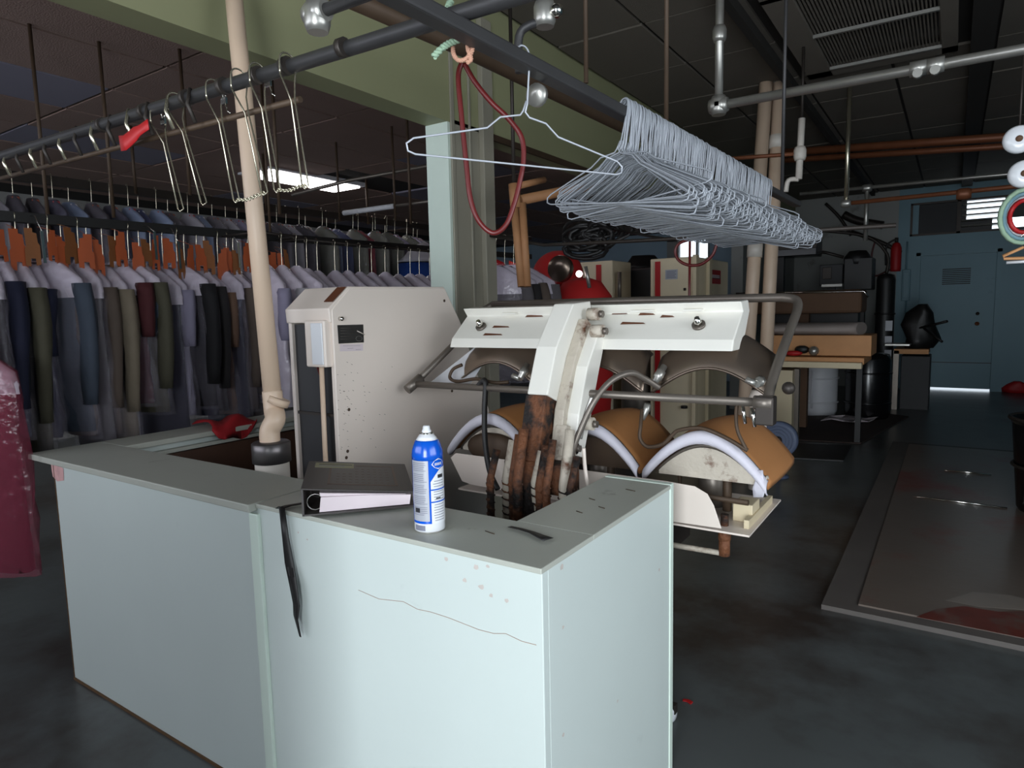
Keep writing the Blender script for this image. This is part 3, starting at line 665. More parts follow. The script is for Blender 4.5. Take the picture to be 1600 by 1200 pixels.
# bucks: padded saddles
for i, cx in enumerate(cx3):
    def prof_pt(t, h, hw, z0): return (cx+hw*t, z0+h*(math.cos(t*math.pi/2)**.9 if abs(t) < 1 else 0))
    NT = 19; hw = .19
    def shell(y0, y1, hw, h, z0, th, ny=6, bulge=0, skew=0):
        g = []
        for j in range(NT):
            t = -1+2*j/(NT-1); row = []
            for k_i in range(ny+1):
                s_ = k_i/ny; y = y0+(y1-y0)*s_
                x, z = prof_pt(t, h+bulge*math.sin(s_*math.pi), hw*(1+.03*math.sin(s_*math.pi)), z0)
                row.append(Vector((x+skew*s_, y, z)))
            g.append(row)
        return MB().sheet(g, (0, 0, -th))
    bk = shell(1.975, 2.36, hw, .135, .845, .02, 8, .014).build('buck_cover', 'tan_cover', pr)
    rim = []
    for s_ in range(9):   # padded white edge
        a = s_/8*math.pi
        rim.append([Vector((prof_pt(-1+2*j/(NT-1), .135, hw, .845)[0], 1.972-.022*math.sin(a), prof_pt(-1+2*j/(NT-1), .135, hw, .845)[1]+.006-.042*(1-math.cos(a))/2)) for j in range(NT)])
    MB().sheet(rim, (0, .01, 0)).build('buck_padding', 'white_pad', bk)
    shell(2.0, 2.32, hw*.86, .10, .84, .012, 4).build('buck_plate', 'steel_grey', pr)
    pl = [Vector((cx+hw*.8*(-1+2*j/12), 2.0, .845+.085*math.cos((-1+2*j/12)*math.pi/2))) for j in range(13)]
    MB().prism(pl+[Vector((cx+hw*.8, 2.0, .83)), Vector((cx-hw*.8, 2.0, .83))], (0, .012, 0)).build('buck_end_plate', ('rusty_white', 'brown_iron', 'rusty_white')[i], pr)
    MB().rev((cx-.02, 2.14, 0), [(0, .71), (.045, .71), (.045, .86), (0, .86)], 20).build('pedestal', 'steel_grey', pr)
    MB().tube([(cx+.05, 2.06, .72), (cx+.05, 2.06, .86)], .014, 10).build('drain_pipe', 'brown_iron', pr)
    MB().tube([(cx-.1, 2.05, .86), (cx-.1, 2.05, .76), (cx+.12, 2.04, .76)], .009, 8).build('steam_pipe', 'brown_iron', pr)
    for t in (-.12, .12): MB().ball((cx+t, 2.03, .845), .02, 8).build('clamp', 'rusty_white', pr)
# loose white cloth tails on the right buck and a light cover on the middle
g = []
for a in range(5):
    g.append([P(1178+4*a+3*math.sin(b*2+a), 735+14*b, y=1.965-.002*a) for b in range(4)])
MB().sheet(g, (0, .004, 0)).build('cloth_tail', 'white_pad', pr)
for k_i in range(4):
    c = P(1198-5*k_i, 752+4*k_i, y=1.99); MB().tube([c+Vector((0, .014*math.cos(t*.6), .014*math.sin(t*.6))) for t in range(11)], .004, 6).build('clamp_ring', 'rusty_white', pr)
# brown board-like buck at the far left with dark straw padding
MB().ball((-1.42, 1.99, .85), .11, 12, (1.1, .25, .55)).build('horsehair_pad', 'brown_iron', pr)
# tray below the bucks
tr_ = MB().prism([P(x, y, y=1.93) for x, y in ((712, 708), (1040, 752), (1085, 760), (1105, 772), (1115, 790), (1127, 826), (1050, 815), (735, 757), (722, 752), (704, 715))], (0, .004, 0)).build('tray_lip', 'enamel', pr, bevel=.001)
box((-1.55, 1.934, .688), (-.47, 2.36, .694)).build('tray_floor', 'enamel', pr)
box((-.50, 1.99, .694), (-.485, 2.3, .72)).build('tray_edge', 'cream', pr)
box((-.55, 2.05, .694), (-.49, 2.14, .75)).build('valve_box', 'cream', pr, bevel=.003)
# steam return with rusty valve under the tray
va = P(1132, 838, y=1.99)
MB().tube([va+Vector((0, 0, .07)), va+Vector((0, 0, .025)), va+Vector((0, 0, .024)), va+Vector((0, 0, -.01)), va+Vector((0, 0, -.012)), va+Vector((0, 0, -.055))], [.012, .012, .019, .019, .014, .016], 12).build('return_valve', 'press_rust', pr)
MB().tube([va+Vector((0, 0, -.055)), va+Vector((-.02, 0, -.055)), va+Vector((-.4, -.03, -.05))], .009, 10).build('return_pipe', 'rusty_white', pr)
MB().tube([va+Vector((.0, 0, -.06)), va+Vector((.0, 0, -.0))], .017, 12).build('return_elbow', 'press_rust', pr)
# hoses
def hose(pts, r, m, name='hose'): return MB().tube(cr([P(x, y, y=Y) for x, y, Y in pts], 8), r, 8).build(name, m, pr)
hose([(1030, 606, 1.97), (1008, 592, 1.93), (985, 583, 1.88), (955, 595, 1.82), (930, 625, 1.78), (910, 665, 1.76), (895, 705, 1.74), (893, 745, 1.74), (905, 780, 1.74)], .010, 'steel_grey', 'steam_hose')
hose([(745, 606, 1.9), (758, 595, 1.9), (757, 640, 1.88), (758, 690, 1.86), (765, 735, 1.85), (778, 765, 1.84)], .010, 'black', 'rubber_hose')
hose([(722, 570, 1.97), (708, 577, 1.96), (703, 590, 1.95), (715, 596, 1.94), (745, 592, 1.94), (772, 598, 1.94), (795, 597, 1.96)], .0065, 'brown_iron', 'steam_hose')
hose([(1003, 640, 1.99), (1001, 665, 1.96), (1000, 685, 1.95), (1012, 698, 1.95), (1035, 694, 1.95), (1050, 680, 1.95), (1062, 672, 1.95), (1095, 669, 1.95), (1130, 682, 1.95), (1168, 704, 1.95)], .0062, 'brown_iron', 'steam_hose')
hose([(1152, 625, 1.95), (1150, 650, 1.95), (1153, 675, 1.95), (1166, 702, 1.95)], .0055, 'brown_iron', 'steam_hose')
hose([(912, 700, 1.74), (914, 730, 1.74), (919, 765, 1.74)], .006, 'enamel', 'white_tube')
hose([(925, 620, 1.78), (915, 650, 1.77), (906, 685, 1.76)], .008, 'galvanized', 'steam_pipe')
fa = P(1003, 655, y=2.0); MB().tube([fa, fa+Vector((.008, .02, .03)), fa+Vector((.012, .02, .05))], [.010, .013, .011], 8).build('steam_fitting', 'galvanized', pr)
for k_i, (px, py) in enumerate(((1160, 640), (1175, 645))):
    MB().tube([P(px, py-8, y=1.98), P(px+4, py+22, y=1.98)], .006, 8).build('chrome_pin', 'chrome', pr)

# ---------------------------------------------------------------- overhead rails
ZR = 1.80
rail = thing('hanging_rail', (-1.2, .80, ZR), 'grey steel pipe rail crossing high over the counter from the left', 'rail')
MB().tube([(-2.5, .75, ZR), (XR, .934, ZR)], .0125, 14).build('pipe', 'bar_steel', rail)
for x in (-1.62, -1.45, -1.30, -1.18, -1.08, -1.0, -.86):
    MB().tube([(x-.006, .785+.03*(x+1.6), ZR), (x+.006, .785+.03*(x+1.6), ZR)], .016, 12).build('stop_collar', 'dark_iron', rail)
MB().tube([(-2.5, .77, ZR-.045), (-1.0, .83, ZR-.05)], .006, 8).build('lower_rod', 'brown_iron', rail)
for i in range(16):
    x = -2.4+.075*i
    MB().tube([(x, .76+.03*(i/16), ZR+.012), (x+.004, .75+.03*(i/16), ZR-.02), (x+.01, .76+.03*(i/16), ZR-.055)], .004, 6).build('trolley_clip', ('chrome_warm', 'dark_iron')[i % 2], rail)
MB().tube([(-2.2, .76, ZR), (-2.2, .76, ZL)], .009, 8).build('drop_rod', 'dark_iron', rail)
MB().tube([(-.3, .836, ZR), (-.3, .836, ZC)], .009, 8).build('drop_rod', 'dark_iron', rail)
# flat hanger bar resting below the pipe, running away from the camera
HX = -.63
hb = thing('hanger_bar', (HX, 2.0, ZR-.03), 'dark flat steel bar carrying the wire hangers', 'bar')
MB().prism([(HX-.016, .55, ZR-.036), (HX+.016, .55, ZR-.036), (HX+.016, .55, ZR-.014), (HX-.016, .55, ZR-.014)], (.07, 2.45, 0)).build('bar', 'bar_steel', hb, bevel=.004)
for y in (2.9,): MB().tube([(HX+.03, y, ZR-.02), (HX+.03, y, ZC)], .007, 8).build('drop_rod', 'bar_steel', hb)
c = P(839, 122, y=1.06); MB().rev((HX-.01, c.y, ZR-.055), [(0, -.006), (.02, -.006), (.02, .006), (0, .006)], 16, 'y').build('pulley', 'galvanized', hb)
# dark steam pipe behind
sp_ = MB().tube([(-1.56, 1.2, 2.3), (-1.50, 2.0, 2.3), (-1.47, 3.4, 2.3), (-1.45, 5.5, 2.3)], .03, 12).build('steam_pipe', 'brown_iron'); tag(sp_, 'dark brown steam pipe running behind the hanger bar under the header', 'pipe')
# galvanized pipe drops
def fit(c, axis, r, parent, m='galvanized'):
    c = Vector(c); a = Vector(axis)
    MB().tube([c-a*r*1.6, c-a*r*.8, c+a*r*.8, c+a*r*1.6], [r*1.15, r*1.45, r*1.45, r*1.15], 12).build('fitting', m, parent)
g1 = thing('conduit_rail', (-.6, 3.26, 2.3), 'galvanized pipe rail crossing the upper right under the air register', 'pipe rail')
a = P(1123, 165, z=2.3); b = P(1640, 73, z=2.3); b.y = a.y+.02; b = a+(b-a)*((XR-a.x)/(b.x-a.x)); G1Y = a.y
MB().tube([a, b], .021, 14).build('pipe', 'galvanized', g1)
MB().tube([a+Vector((0, 0, -.03)), (a.x, a.y, ZC)], .019, 14).build('drop', 'galvanized', g1)
fit(a, (1, 0, 0), .027, g1); fit(a, (0, 0, 1), .027, g1); fit((a.x, a.y, 2.62), (0, 0, 1), .022, g1)
for px in (1435, 1462):
    q = P(px, 108-(px-1435)*.17, z=2.3); q.y = a.y+.01
    MB().tube([q+Vector((-.03, -.0, 0)), q+Vector((.03, 0, 0))], .03, 12).build('clamp', 'galvanized', g1)
    MB().tube([q+Vector((0, -.02, -.03)), q+Vector((0, -.05, -.03))], .018, 10).build('clamp_bolt', 'galvanized', g1)
g2 = thing('conduit_drop', (-.95, .95, 1.95), 'short galvanized pipe drop with an elbow at the top left of the green header', 'pipe')
q = P(496, 38, d=1.25); MB().tube([(q.x, q.y, q.z), (q.x, q.y, ZC)], .013, 12).build('drop', 'galvanized', g2)
e2 = P(520, 20, d=1.25); di = Vector((1, .03, 0)); qq = q+Vector((0, 0, .02))
MB().tube([qq, qq+di*(XR-qq.x)], .0115, 12).build('arm', 'bar_steel', g2); fit(q+Vector((0, 0, .012)), (0, 0, 1), .017, g2); fit(qq, (1, .03, 0), .016, g2)
g3 = thing('conduit_drop', (-.7, 1.4, 2.2), 'galvanized pipe drop with side knob directly above the single hanger', 'pipe')
q = P(851, 22, d=1.7); MB().tube([q, (q.x, q.y, ZC)], .012, 12).build('drop', 'galvanized', g3); fit(q, (0, 0, 1), .02, g3)
MB().ball(q+Vector((.035, 0, .0)), .018, 10).build('knob', 'chrome', g3)
MB().tube(cr([q+Vector((0, 0, -.02)), q+Vector((-.03, -.02, -.025)), q+Vector((-.06, -.03, -.05)), q+Vector((-.062, -.03, -.14))], 5), .011, 10).build('bent_arm', 'bar_steel', g3)
g4 = thing('conduit_rail', (-.4, 6.2, 2.3), 'long thin pipe rail hung low near the back above the press boards', 'pipe rail')
a = P(1322, 318, y=6.2); b = P(1640, 286, y=6.2); b = a+(b-a)*((XR-a.x)/(b.x-a.x))
MB().tube([a, b], .018, 10).build('pipe', 'copper', g4); MB().tube([a+Vector((0, 0, -.02)), (a.x, a.y, ZC)], .018, 10).build('drop', 'chrome_warm', g4); fit(a, (1, 0, 0), .024, g4)
fit(P(1506, 303, y=6.2), (1, 0, 0), .03, g4, 'copper')
g5 = thing('conduit_rail', (-.4, 7.2, 2.4), 'second thin pipe rail hung behind the first near the back door', 'pipe rail')
a = P(1250, 303, y=7.4); b = P(1640, 266, y=7.4); b = a+(b-a)*((XR-a.x)/(b.x-a.x))
MB().tube([a, b], .018, 10).build('pipe', 'galvanized', g5)
for px in (1355,): q = P(px, 294, y=7.4); fit(q, (1, 0, 0), .026, g5); MB().tube([q, q+Vector((0, 0, -.5))], .02, 8).build('drop', 'galvanized', g5)
g6 = thing('conduit_drop', (-.9, 5.0, 2.4), 'white pipe drop with brackets just right of the paired tall pipes', 'pipe')
a = P(1253, 185, y=4.9); b = P(1248, 280, y=4.9)
MB().tube([a, b], .022, 12).build('drop', 'pvc_white', g6); fit(P(1250, 240, y=4.9), (0, 0, 1), .028, g6, 'pvc_white')
MB().tube([P(1250, 240, y=4.9), P(1110, 250, y=4.9)], .014, 10).build('arm', 'copper', g6)
MB().tube(cr([b, P(1232, 282, y=4.9), P(1228, 300, y=4.9)], 4), .016, 10).build('hook', 'pvc_white', g6)
MB().tube([a, (a.x, a.y, ZC)], .01, 8).build('drop_rod', 'dark_iron', g6)
# copper coloured insulated pipes across the rear
for i, (y0, y1, r, lab) in enumerate(((239, 213, .040, 'upper copper brown insulated pipe crossing at the rear ceiling'), (251, 228, .030, 'lower copper brown insulated pipe just under the other one'))):
    pa, pb_ = P(1215, y0, y=7.8), P(1660, y1-5, y=7.8)
    o = MB().tube([pa, pa+(pb_-pa)*((XR-pa.x)/(pb_.x-pa.x))], r, 14).build('insulated_pipe', 'copper'); tag(o, lab, 'pipe')
# tall paired white pipes
for i, (px, lab) in enumerate(((1197, 'left of two tall stained white pipes rising to the ceiling'), (1218, 'right of two tall stained white pipes rising to the ceiling'))):
    c = P(px, 130, z=ZC); bt = P((1168, 1197)[i], 560, y=c.y-.08); k = (0-c.z)/(bt.z-c.z); base = c+(bt-c)*k
    t = thing('standpipe', (base.x, base.y, 0), lab, 'pipe')
    MB().tube([base, c], .052, 18).build('pipe', 'pvc', t)
    for z in ((1.75, 1.87) if i == 0 else (2.6, 2.7),): MB().tube([base+(c-base)*(z[0]/ZC), base+(c-base)*(z[1]/ZC)], .06, 18).build('coupling', 'pvc_white', t)
# thin threaded rods from the ceiling
for i, (px, py, Y, lab) in enumerate(((916, 130, 1.95, 'thin hanging rod just right of the single hanger'), (1041, 190, 2.05, 'thin hanging rod above the middle of the hanger bundle'))):
    q = P(px, py, y=Y); o = MB().tube([q, (q.x, q.y, ZC)], .0075, 8).build('hanging_rod', 'brown_iron'); tag(o, lab, 'rod')

# ---------------------------------------------------------------- wire hangers
def hanger_path(w=.205, h=.115):
    """hook over a bar at the origin, shoulders and bottom wire in the XZ plane"""
    hook = [(-.004, 0, -.012), (-.012, 0, .004), (-.004, 0, .018), (.008, 0, .017), (.014, 0, .004), (.012, 0, -.03), (.008, 0, -.075)]
    hook = cr(hook, 4)
    body = [(.004, 0, -.088), (.012, 0, -.096), (.045, 0, -.102), (.07, 0, -.122), (w-.012, 0, -.092-h), (w, 0, -.101-h), (w-.002, 0, -.112-h), (w-.014, 0, -.116-h)]
    left = [(-w+.014, 0, -.116-h), (-w+.002, 0, -.112-h), (-w, 0, -.101-h), (-w+.012, 0, -.092-h), (-.07, 0, -.122), (-.045, 0, -.102), (-.006, 0, -.094), (.0, 0, -.086), (.006, 0, -.07)]
    return hook+[Vector(p) for p in body], [Vector(p) for p in body[-1:]]+[Vector(p) for p in left]
def make_hanger(r, n=6, tilt=0, h=.085, w=.205):
    a, b = hanger_path(w, h); mb = MB(); pts = a+b[1:]
    if tilt: pts = [Vector((p.x, p.y, p.z+p.x*tilt if p.z < -.08 else p.z)) for p in pts]
    mb.tube(pts, r, n)
    return mb
sh = make_hanger(.0016, 8, 0, .06, .212).build('wire_hanger', 'hanger_white', None, local=True)
sh.location = (HX+.008, .985, ZR-.016); sh.rotation_euler = (0, 0, math.radians(63))
tag(sh, 'single white wire hanger hanging alone in front of the hanger bundle', 'hanger')
protos = [make_hanger(.0018, 5, t) for t in (-.1, -.14, -.06)]
meshes = []
for i, mbp in enumerate(protos):
    o = mbp.build('wire_hanger', 'hanger_shaded', None, local=True); meshes.append(o)
hr = random.Random(11)
NH = 285
for i in range(NH):
    src = meshes[i % 3]
    o = src if i < 3 else src.copy()
    if i >= 3: COL.objects.link(o)
    t = i/(NH-1)
    y = 1.35+1.16*(t**1.12)+hr.uniform(-.003, .003)
    x = HX+(y-.55)/2.45*.07+.006
    yaw = -19-5*t+hr.gauss(0, 2.6)
    o.location = (x+hr.uniform(-.003, .003), y, ZR-.016+hr.uniform(-.001, .001))
    o.rotation_euler = (math.radians(-4+hr.gauss(0, 3)), math.radians(hr.gauss(0, 2.5)), math.radians(yaw))
    tag(o, 'white wire hanger packed in the dense bundle on the flat bar', 'hanger', 'wire hangers bundled on the bar')

# ---------------------------------------------------------------- chrome hooks on the pipe rail
for i, (x0, y0, x1, y1, nm) in enumerate(((248, 180, 283, 326, 'first'), (275, 160, 319, 316, 'second'), (335, 140, 370, 312, 'third'), (374, 124, 414, 300, 'fourth'), (403, 115, 434, 296, 'fifth'), (450, 100, 478, 290, 'sixth'))):
    Y = .80
    a = P(x0, y0, y=Y); b = P(x1, y1, y=Y)
    mb = MB(); d_ = Vector((.0055, .004, 0))
    pts = [a+Vector((-.004, -.014, -.012)), a+Vector((-.002, -.012, .012)), a+Vector((.004, .012, .012)), a+Vector((.003, .012, -.02))]
    mb.tube(cr([a+Vector((0, -.018, -.02)), a+Vector((0, -.016, .010)), a+Vector((0, .0, .018)), a+Vector((0, .016, .006)), a+Vector((.003, .010, -.03))], 4)+[a+(b-a)*.3+Vector((.0015, .002, 0)), b+Vector((.002, .004, 0)), b+Vector((.0, -.003, -.006)), b-d_], .0016, 6)
    mb.tube([b-d_, a+(b-a)*.3-d_*.5, a+Vector((0, -.018, -.02))], .0016, 6)
    tag(mb.build('garment_hook', 'chrome_warm'), f'{nm} long chrome wire hook from the left on the pipe rail', 'hook', 'chrome hooks on the pipe rail')
def chain(pts, name_label):
    mb = MB(); path = cr([P(x, y, y=.80) for x, y in pts], 6)
    for i in range(0, len(path)-1):
        a, b = path[i], path[i+1]; m_ = (a+b)/2; t = (b-a); L_ = t.length*.75; t.normalize(); n = t.orthogonal().normalized()
        if i % 2: n = t.cross(n)
        mb.tube([m_+t*L_*math.cos(q)*.7+n*.0035*math.sin(q) for q in [k*.785 for k in range(8)]], .0012, 5, True)
    return tag(mb.build('chain', 'chrome_warm'), name_label, 'chain')
chain([(370, 312), (385, 312), (400, 306), (414, 301)], 'short link chain joining two chrome hooks across the leaning pipe')
chain([(434, 296), (450, 298), (465, 292), (478, 289)], 'short link chain at the foot of the rightmost chrome hook')
# red tag and small clips
g = [[P(185+26*u+4*v, 212-12*u+24*v*(1-.1*u)+3*math.sin(u*5), y=.77) for v in (0, .5, 1)] for u in (0, .3, .6, .9)] + [[P(216+14*u+2*v, 196-10*u+16*v, y=.77) for v in (0, .5, 1)] for u in (0, .5, 1)]
tag(MB().sheet(g, (0, .002, 0)).build('red_tag', 'red'), 'folded red paper tag caught on the pipe rail at the left', 'tag')
for i, (px, py, lab) in enumerate(((255, 190, 'bright metal clip beside the first chrome hook'), (350, 158, 'bright metal clip beside the third chrome hook'), (419, 130, 'bright metal clip between the two rightmost chrome hooks'))):
    c = P(px, py, y=.81); mb = MB(); mb.box(c+Vector((-.008, -.002, -.006)), c+Vector((.008, .002, .006)))
    mb.tube([c+Vector((0, 0, .005)), c+Vector((-.006, 0, .016)), c+Vector((.002, 0, .022)), c+Vector((.008, 0, .014)), c+Vector((.004, 0, .004))], .0015, 6)
    mb.tube([c+Vector((.004, 0, -.005)), c+Vector((.009, 0, -.02)), c+Vector((.018, 0, -.026))], .0012, 6)
    tag(mb.build('spring_clip', 'chrome'), lab, 'clip')
# rope tied round bar and pipe
def rope(pts, r, m, lab, D=None, strands=2):
    path = cr([P(x, y, d=dd) for x, y, dd in pts], 10); mb = MB()
    for s_ in range(strands):
        sp2 = []
        for i, p in enumerate(path):
            t = (path[min(i+1, len(path)-1)]-path[max(i-1, 0)]).normalized(); n = t.orthogonal().normalized(); b = t.cross(n); a = i*.9+s_*2*math.pi/strands
            sp2.append(p+(n*math.cos(a)+b*math.sin(a))*r*.6)
        mb.tube(sp2, r*.7, 6)
    return tag(mb.build('rope', m), lab, 'rope')
rope([(678, 88, 1.02), (690, 76, 1.02), (702, 68, 1.02), (716, 62, 1.02), (727, 52, 1.02), (722, 35, 1.02), (709, 22, 1.03), (700, 12, 1.06), (705, 2, 1.1)], .0045, 'rope_green', 'frayed pale green rope tied around the pipe rail')
rope([(708, 72, 1.03), (709, 85, 1.02), (716, 94, 1.02), (728, 92, 1.02), (738, 78, 1.02), (737, 55, 1.02), (727, 32, 1.04), (733, 50, 1.03), (731, 75, 1.02), (736, 92, 1.02), (730, 98, 1.02)], .0030, 'rope_pink', 'tan cord looped beside the green rope', strands=3)
hs = MB().tube(cr([P(x, y, d=1.16) for x, y in ((722, 98), (716, 120), (721, 180), (729, 260), (735, 310), (748, 345), (770, 364), (790, 352), (803, 320), (812, 285), (818, 250), (815, 215), (795, 186), (768, 160), (742, 128), (726, 100))], 8), .0046, 8).build('air_hose', 'red_hose')
tag(hs, 'red rubber hose hanging in a long loop from the cord', 'hose')
h2 = MB().tube(cr([P(x, y, y=3.0) for x, y in ((1082, 373), (1062, 380), (1055, 392), (1060, 406), (1075, 414), (1095, 413), (1112, 400), (1119, 384), (1122, 370))], 8), .007, 8).build('air_hose', 'red_hose')
tag(h2, 'small dark red hose loop below the hanger bundle', 'hose')
tag(MB().tube([P(1078, 370, y=3.0), P(1077, 470, y=3.0), P(1076, 560, y=3.0)], .006, 8).build('air_line', 'red_hose'), 'straight pinkish air line hanging through the small hose loop', 'hose')
# rod below hangers with dark pipe
tag(MB().tube([P(764, 368, y=3.2), P(850, 383, y=3.2), P(960, 378, y=3.0), P(1110, 370, y=3.0), P(1400, 352, y=3.0)], .009, 8).build('lower_rail', 'dark_iron'), 'thin dark rail running level below the hanger bundle', 'rail')

# ---------------------------------------------------------------- garments
def oval(cx, cy, z, a, b, n=20, wave=0, ph=0, k=5):
    out = []
    for j in range(n):
        t = 2*math.pi*j/n; q = 1+wave*math.sin(k*t+ph)
        out.append(Vector((cx+a*q*math.cos(t), cy+b*q*math.sin(t)*(1+wave*2*math.sin(k*t+ph+1)), z)))
    return out
def garment_proto(kind, L_, wid, seed):
    rr = random.Random(seed)
    t = bpy.data.objects.new('bagged_garment', None); COL.objects.link(t); t.empty_display_size = .05
    # hanger
    mb = MB(); mb.tube(cr([(-.012, 0, -.012), (-.014, 0, .006), (0, 0, .017), (.014, 0, .004), (.004, 0, -.05), (0, 0, -.2)], 4), .0018, 5)
    mb.tube([(0, 0, -.2), (wid*.9, 0, -.31), (-wid*.9, 0, -.31), (0, 0, -.2)], .0018, 5); mb.build('hanger', 'chrome_warm', t, local=True)
    # body
    rings = [oval(0, 0, -.19, .05, .022), oval(0, 0, -.215, .075, .026), oval(0, 0, -.25, wid*.62, .03), oval(0, 0, -.30, wid*.98, .034), oval(0, 0, -.36, wid*.98, .04)]
    for i in range(1, 8):
        s_ = i/7; rings.append(oval(rr.uniform(-.006, .006), rr.uniform(-.006, .006), -.36-(L_-.36)*s_, wid*(.93+.05*s_), .036+.012*s_, 20, .05*s_, rr.uniform(0, 6), 5))
    objmat(MB().loft(rings).build('body', 'cloth_black', t, local=True))
    # sleeves
    if kind != 'dress':
        for sx in (1, -1):
            rg = []
            for i in range(8):
                s_ = i/7; rg.append(oval(sx*(wid*.93+.035*math.sin(s_*2.4)), .01*math.sin(s_*4+seed), -.31-.56*s_ if kind == 'jacket' else -.31-.28*s_, .052-.014*s_, .036-.01*s_, 12, .06, i))
            objmat(MB().loft(rg).build('sleeve', 'cloth_black', t, local=True))
    # paper shoulder cape
    rg = [oval(0, 0, -.185, .04, .02), oval(0, 0, -.2, .06, .026), oval(0, 0, -.245, wid*.66, .037), oval(0, 0, -.29, wid*1.02, .043), oval(0, 0, -.34, wid*1.06, .05, 20, .02, 1), oval(0, 0, -.375, wid*1.06, .052, 20, .04, 2)]
    MB().loft(rg, False).build('shoulder_cape', 'plastic_milky', t, local=True)
    # clear bag
    rg = [oval(0, 0, -.17, .02, .012), oval(0, 0, -.19, .055, .03), oval(0, 0, -.24, wid*.68, .042), oval(0, 0, -.285, wid*1.06, .05)]
    for i in range(1, 8):
        s_ = i/7; rg.append(oval(rr.uniform(-.008, .008), rr.uniform(-.006, .006), -.285-(L_-.27)*s_, wid*1.13, .055, 20, .06, rr.uniform(0, 6), 7))
    objmat(MB().loft(rg, False).build('plastic_bag', 'plastic', t, local=True))
    return t
gr = random.Random(5)
protos_g = [garment_proto('jacket', 1.0, .205, 1), garment_proto('shirt', .94, .195, 2), garment_proto('dress', 1.1, .2, 3)]
used = [False]*3
def put(pi, loc, rz, colr, label, group, bag='plastic', sleeve=None):
    src = protos_g[pi]
    mats = {'body': 'cloth_'+colr, 'sleeve': 'cloth_'+(sleeve or colr), 'plastic_bag': bag}
    if not used[pi]:
        o = src; used[pi] = True; o.location = loc; o.rotation_euler = (0, 0, rz)
        for ch in o.children:
            n = ch.name.split('.')[0]
            if n in mats: ch.material_slots[0].material = MATS[mats[n]]
    else:
        o = dup(src, loc, rz, None, mats)
    s_ = gr.uniform(.93, 1.07); o.scale = (gr.uniform(.95, 1.08), 1, s_)
    tag(o, label, 'garment', group); return o
RX, RZ = -3.5, 1.80
gr = random.Random(5)
ORD = ['nearest', 'second', 'third', 'fourth', 'fifth', 'sixth', 'seventh', 'eighth', 'ninth', 'tenth', 'eleventh', 'twelfth', 'thirteenth', 'fourteenth', 'fifteenth', 'sixteenth', 'seventeenth', 'eighteenth', 'nineteenth', 'twentieth', 'twenty-first', 'twenty-second', 'twenty-third', 'twenty-fourth', 'twenty-fifth', 'twenty-sixth', 'twenty-seventh', 'twenty-eighth', 'twenty-ninth', 'thirtieth', 'thirty-first', 'thirty-second', 'thirty-third', 'thirty-fourth', 'thirty-fifth', 'thirty-sixth', 'thirty-seventh', 'thirty-eighth', 'thirty-ninth', 'fortieth']
seqA = ['charcoal', 'black', 'black', 'navy', 'olive', 'navy', 'slate', 'taupe', 'grey', 'taupe', 'beige', 'maroon', 'olive', 'slate', 'navy', 'lavender', 'black', 'navy', 'charcoal', 'striped tan', 'navy', 'taupe', 'taupe', 'grey', 'brown', 'charcoal']
KN = ('jacket', 'shirt', 'dress')
y = 1.02
for i, c in enumerate(seqA):
    pi = (0, 1, 2, 0, 0, 1)[i % 6]
    if c in ('lavender',): pi = 1
    put(pi, (RX+gr.uniform(-.02, .03), y, RZ+.03), math.radians(gr.uniform(-9, 9)), c, f'{ORD[i]} garment from near end of lower rail, {c} {KN[pi]} in plastic', 'bagged garments on the lower rail')
    y += .060+gr.uniform(-.006, .008)
# pale bags in front of the rail by the leaning pipe
seqP = ['lavender', 'white', 'lavender']
for i, c in enumerate(seqP):
    put(1, (RX+.30, 2.36+.10*i, RZ+.02), math.radians(-14+6*i), c, f'{("first", "second", "third")[i]} of three pale {c} shirts in milky plastic by the leaning pipe', 'pale bagged shirts', 'plastic_milky')
seqB = ['grey', 'taupe', 'grey', 'taupe', 'beige', 'grey', 'taupe', 'grey', 'beige', 'taupe', 'grey', 'taupe']
y = 2.72
for i, c in enumerate(seqB):
    put(i % 2, (RX+.18+gr.uniform(-.02, .02), y, RZ+.02), math.radians(-10+gr.uniform(-5, 5)), c, f'{ORD[i]} garment beyond the leaning pipe on the lower rail, {c} under milky plastic', 'bagged garments beyond the pipe', 'plastic_milky')
    y += .115+gr.uniform(-.015, .015)
# long pink garment at the left edge
o = put(2, (-3.04, .93, 1.45), math.radians(20), 'maroon', 'long pink dress in a pink-tinted bag at the left edge behind the counter end', None, 'plastic_pink')
if 'group' in o: del o['group']
# lower rail
rl = thing('garment_conveyor', (RX, 2.6, RZ), 'dark lower conveyor rail carrying the bagged garments', 'rail')
MB().prism([(RX-.015, .2, RZ-.012), (RX+.03, .2, RZ-.012), (RX+.03, .2, RZ+.032), (RX-.015, .2, RZ+.032)], (0, 5.4, .08)).build('rail_bar', 'black', rl)
MB().tube([(RX-.02, .2, RZ), (RX-.02, 5.6, RZ+.08)], .012, 8).build('rail_rod', 'dark_iron', rl)
for y in (.9, 2.62, 4.6): MB().tube([(RX, y, RZ+.03), (RX, y, ZL)], .008, 10).build('drop_post', 'brown_iron', rl)
MB().tube([(RX, .93, RZ+.02), (-3.04, .93, 1.455), (-2.98, .93, 1.455)], .007, 8).build('side_arm', 'dark_iron', rl)
for dx, y0, y1 in ((.30, 2.28, 2.64), (.18, 2.66, 4.25)):
    MB().tube([(RX+.02, y0, RZ+.02), (RX+dx, y0+.03, RZ+.024), (RX+dx, y1-.03, RZ+.024), (RX+.02, y1, RZ+.03)], .007, 8).build('outrigger', 'dark_iron', rl)
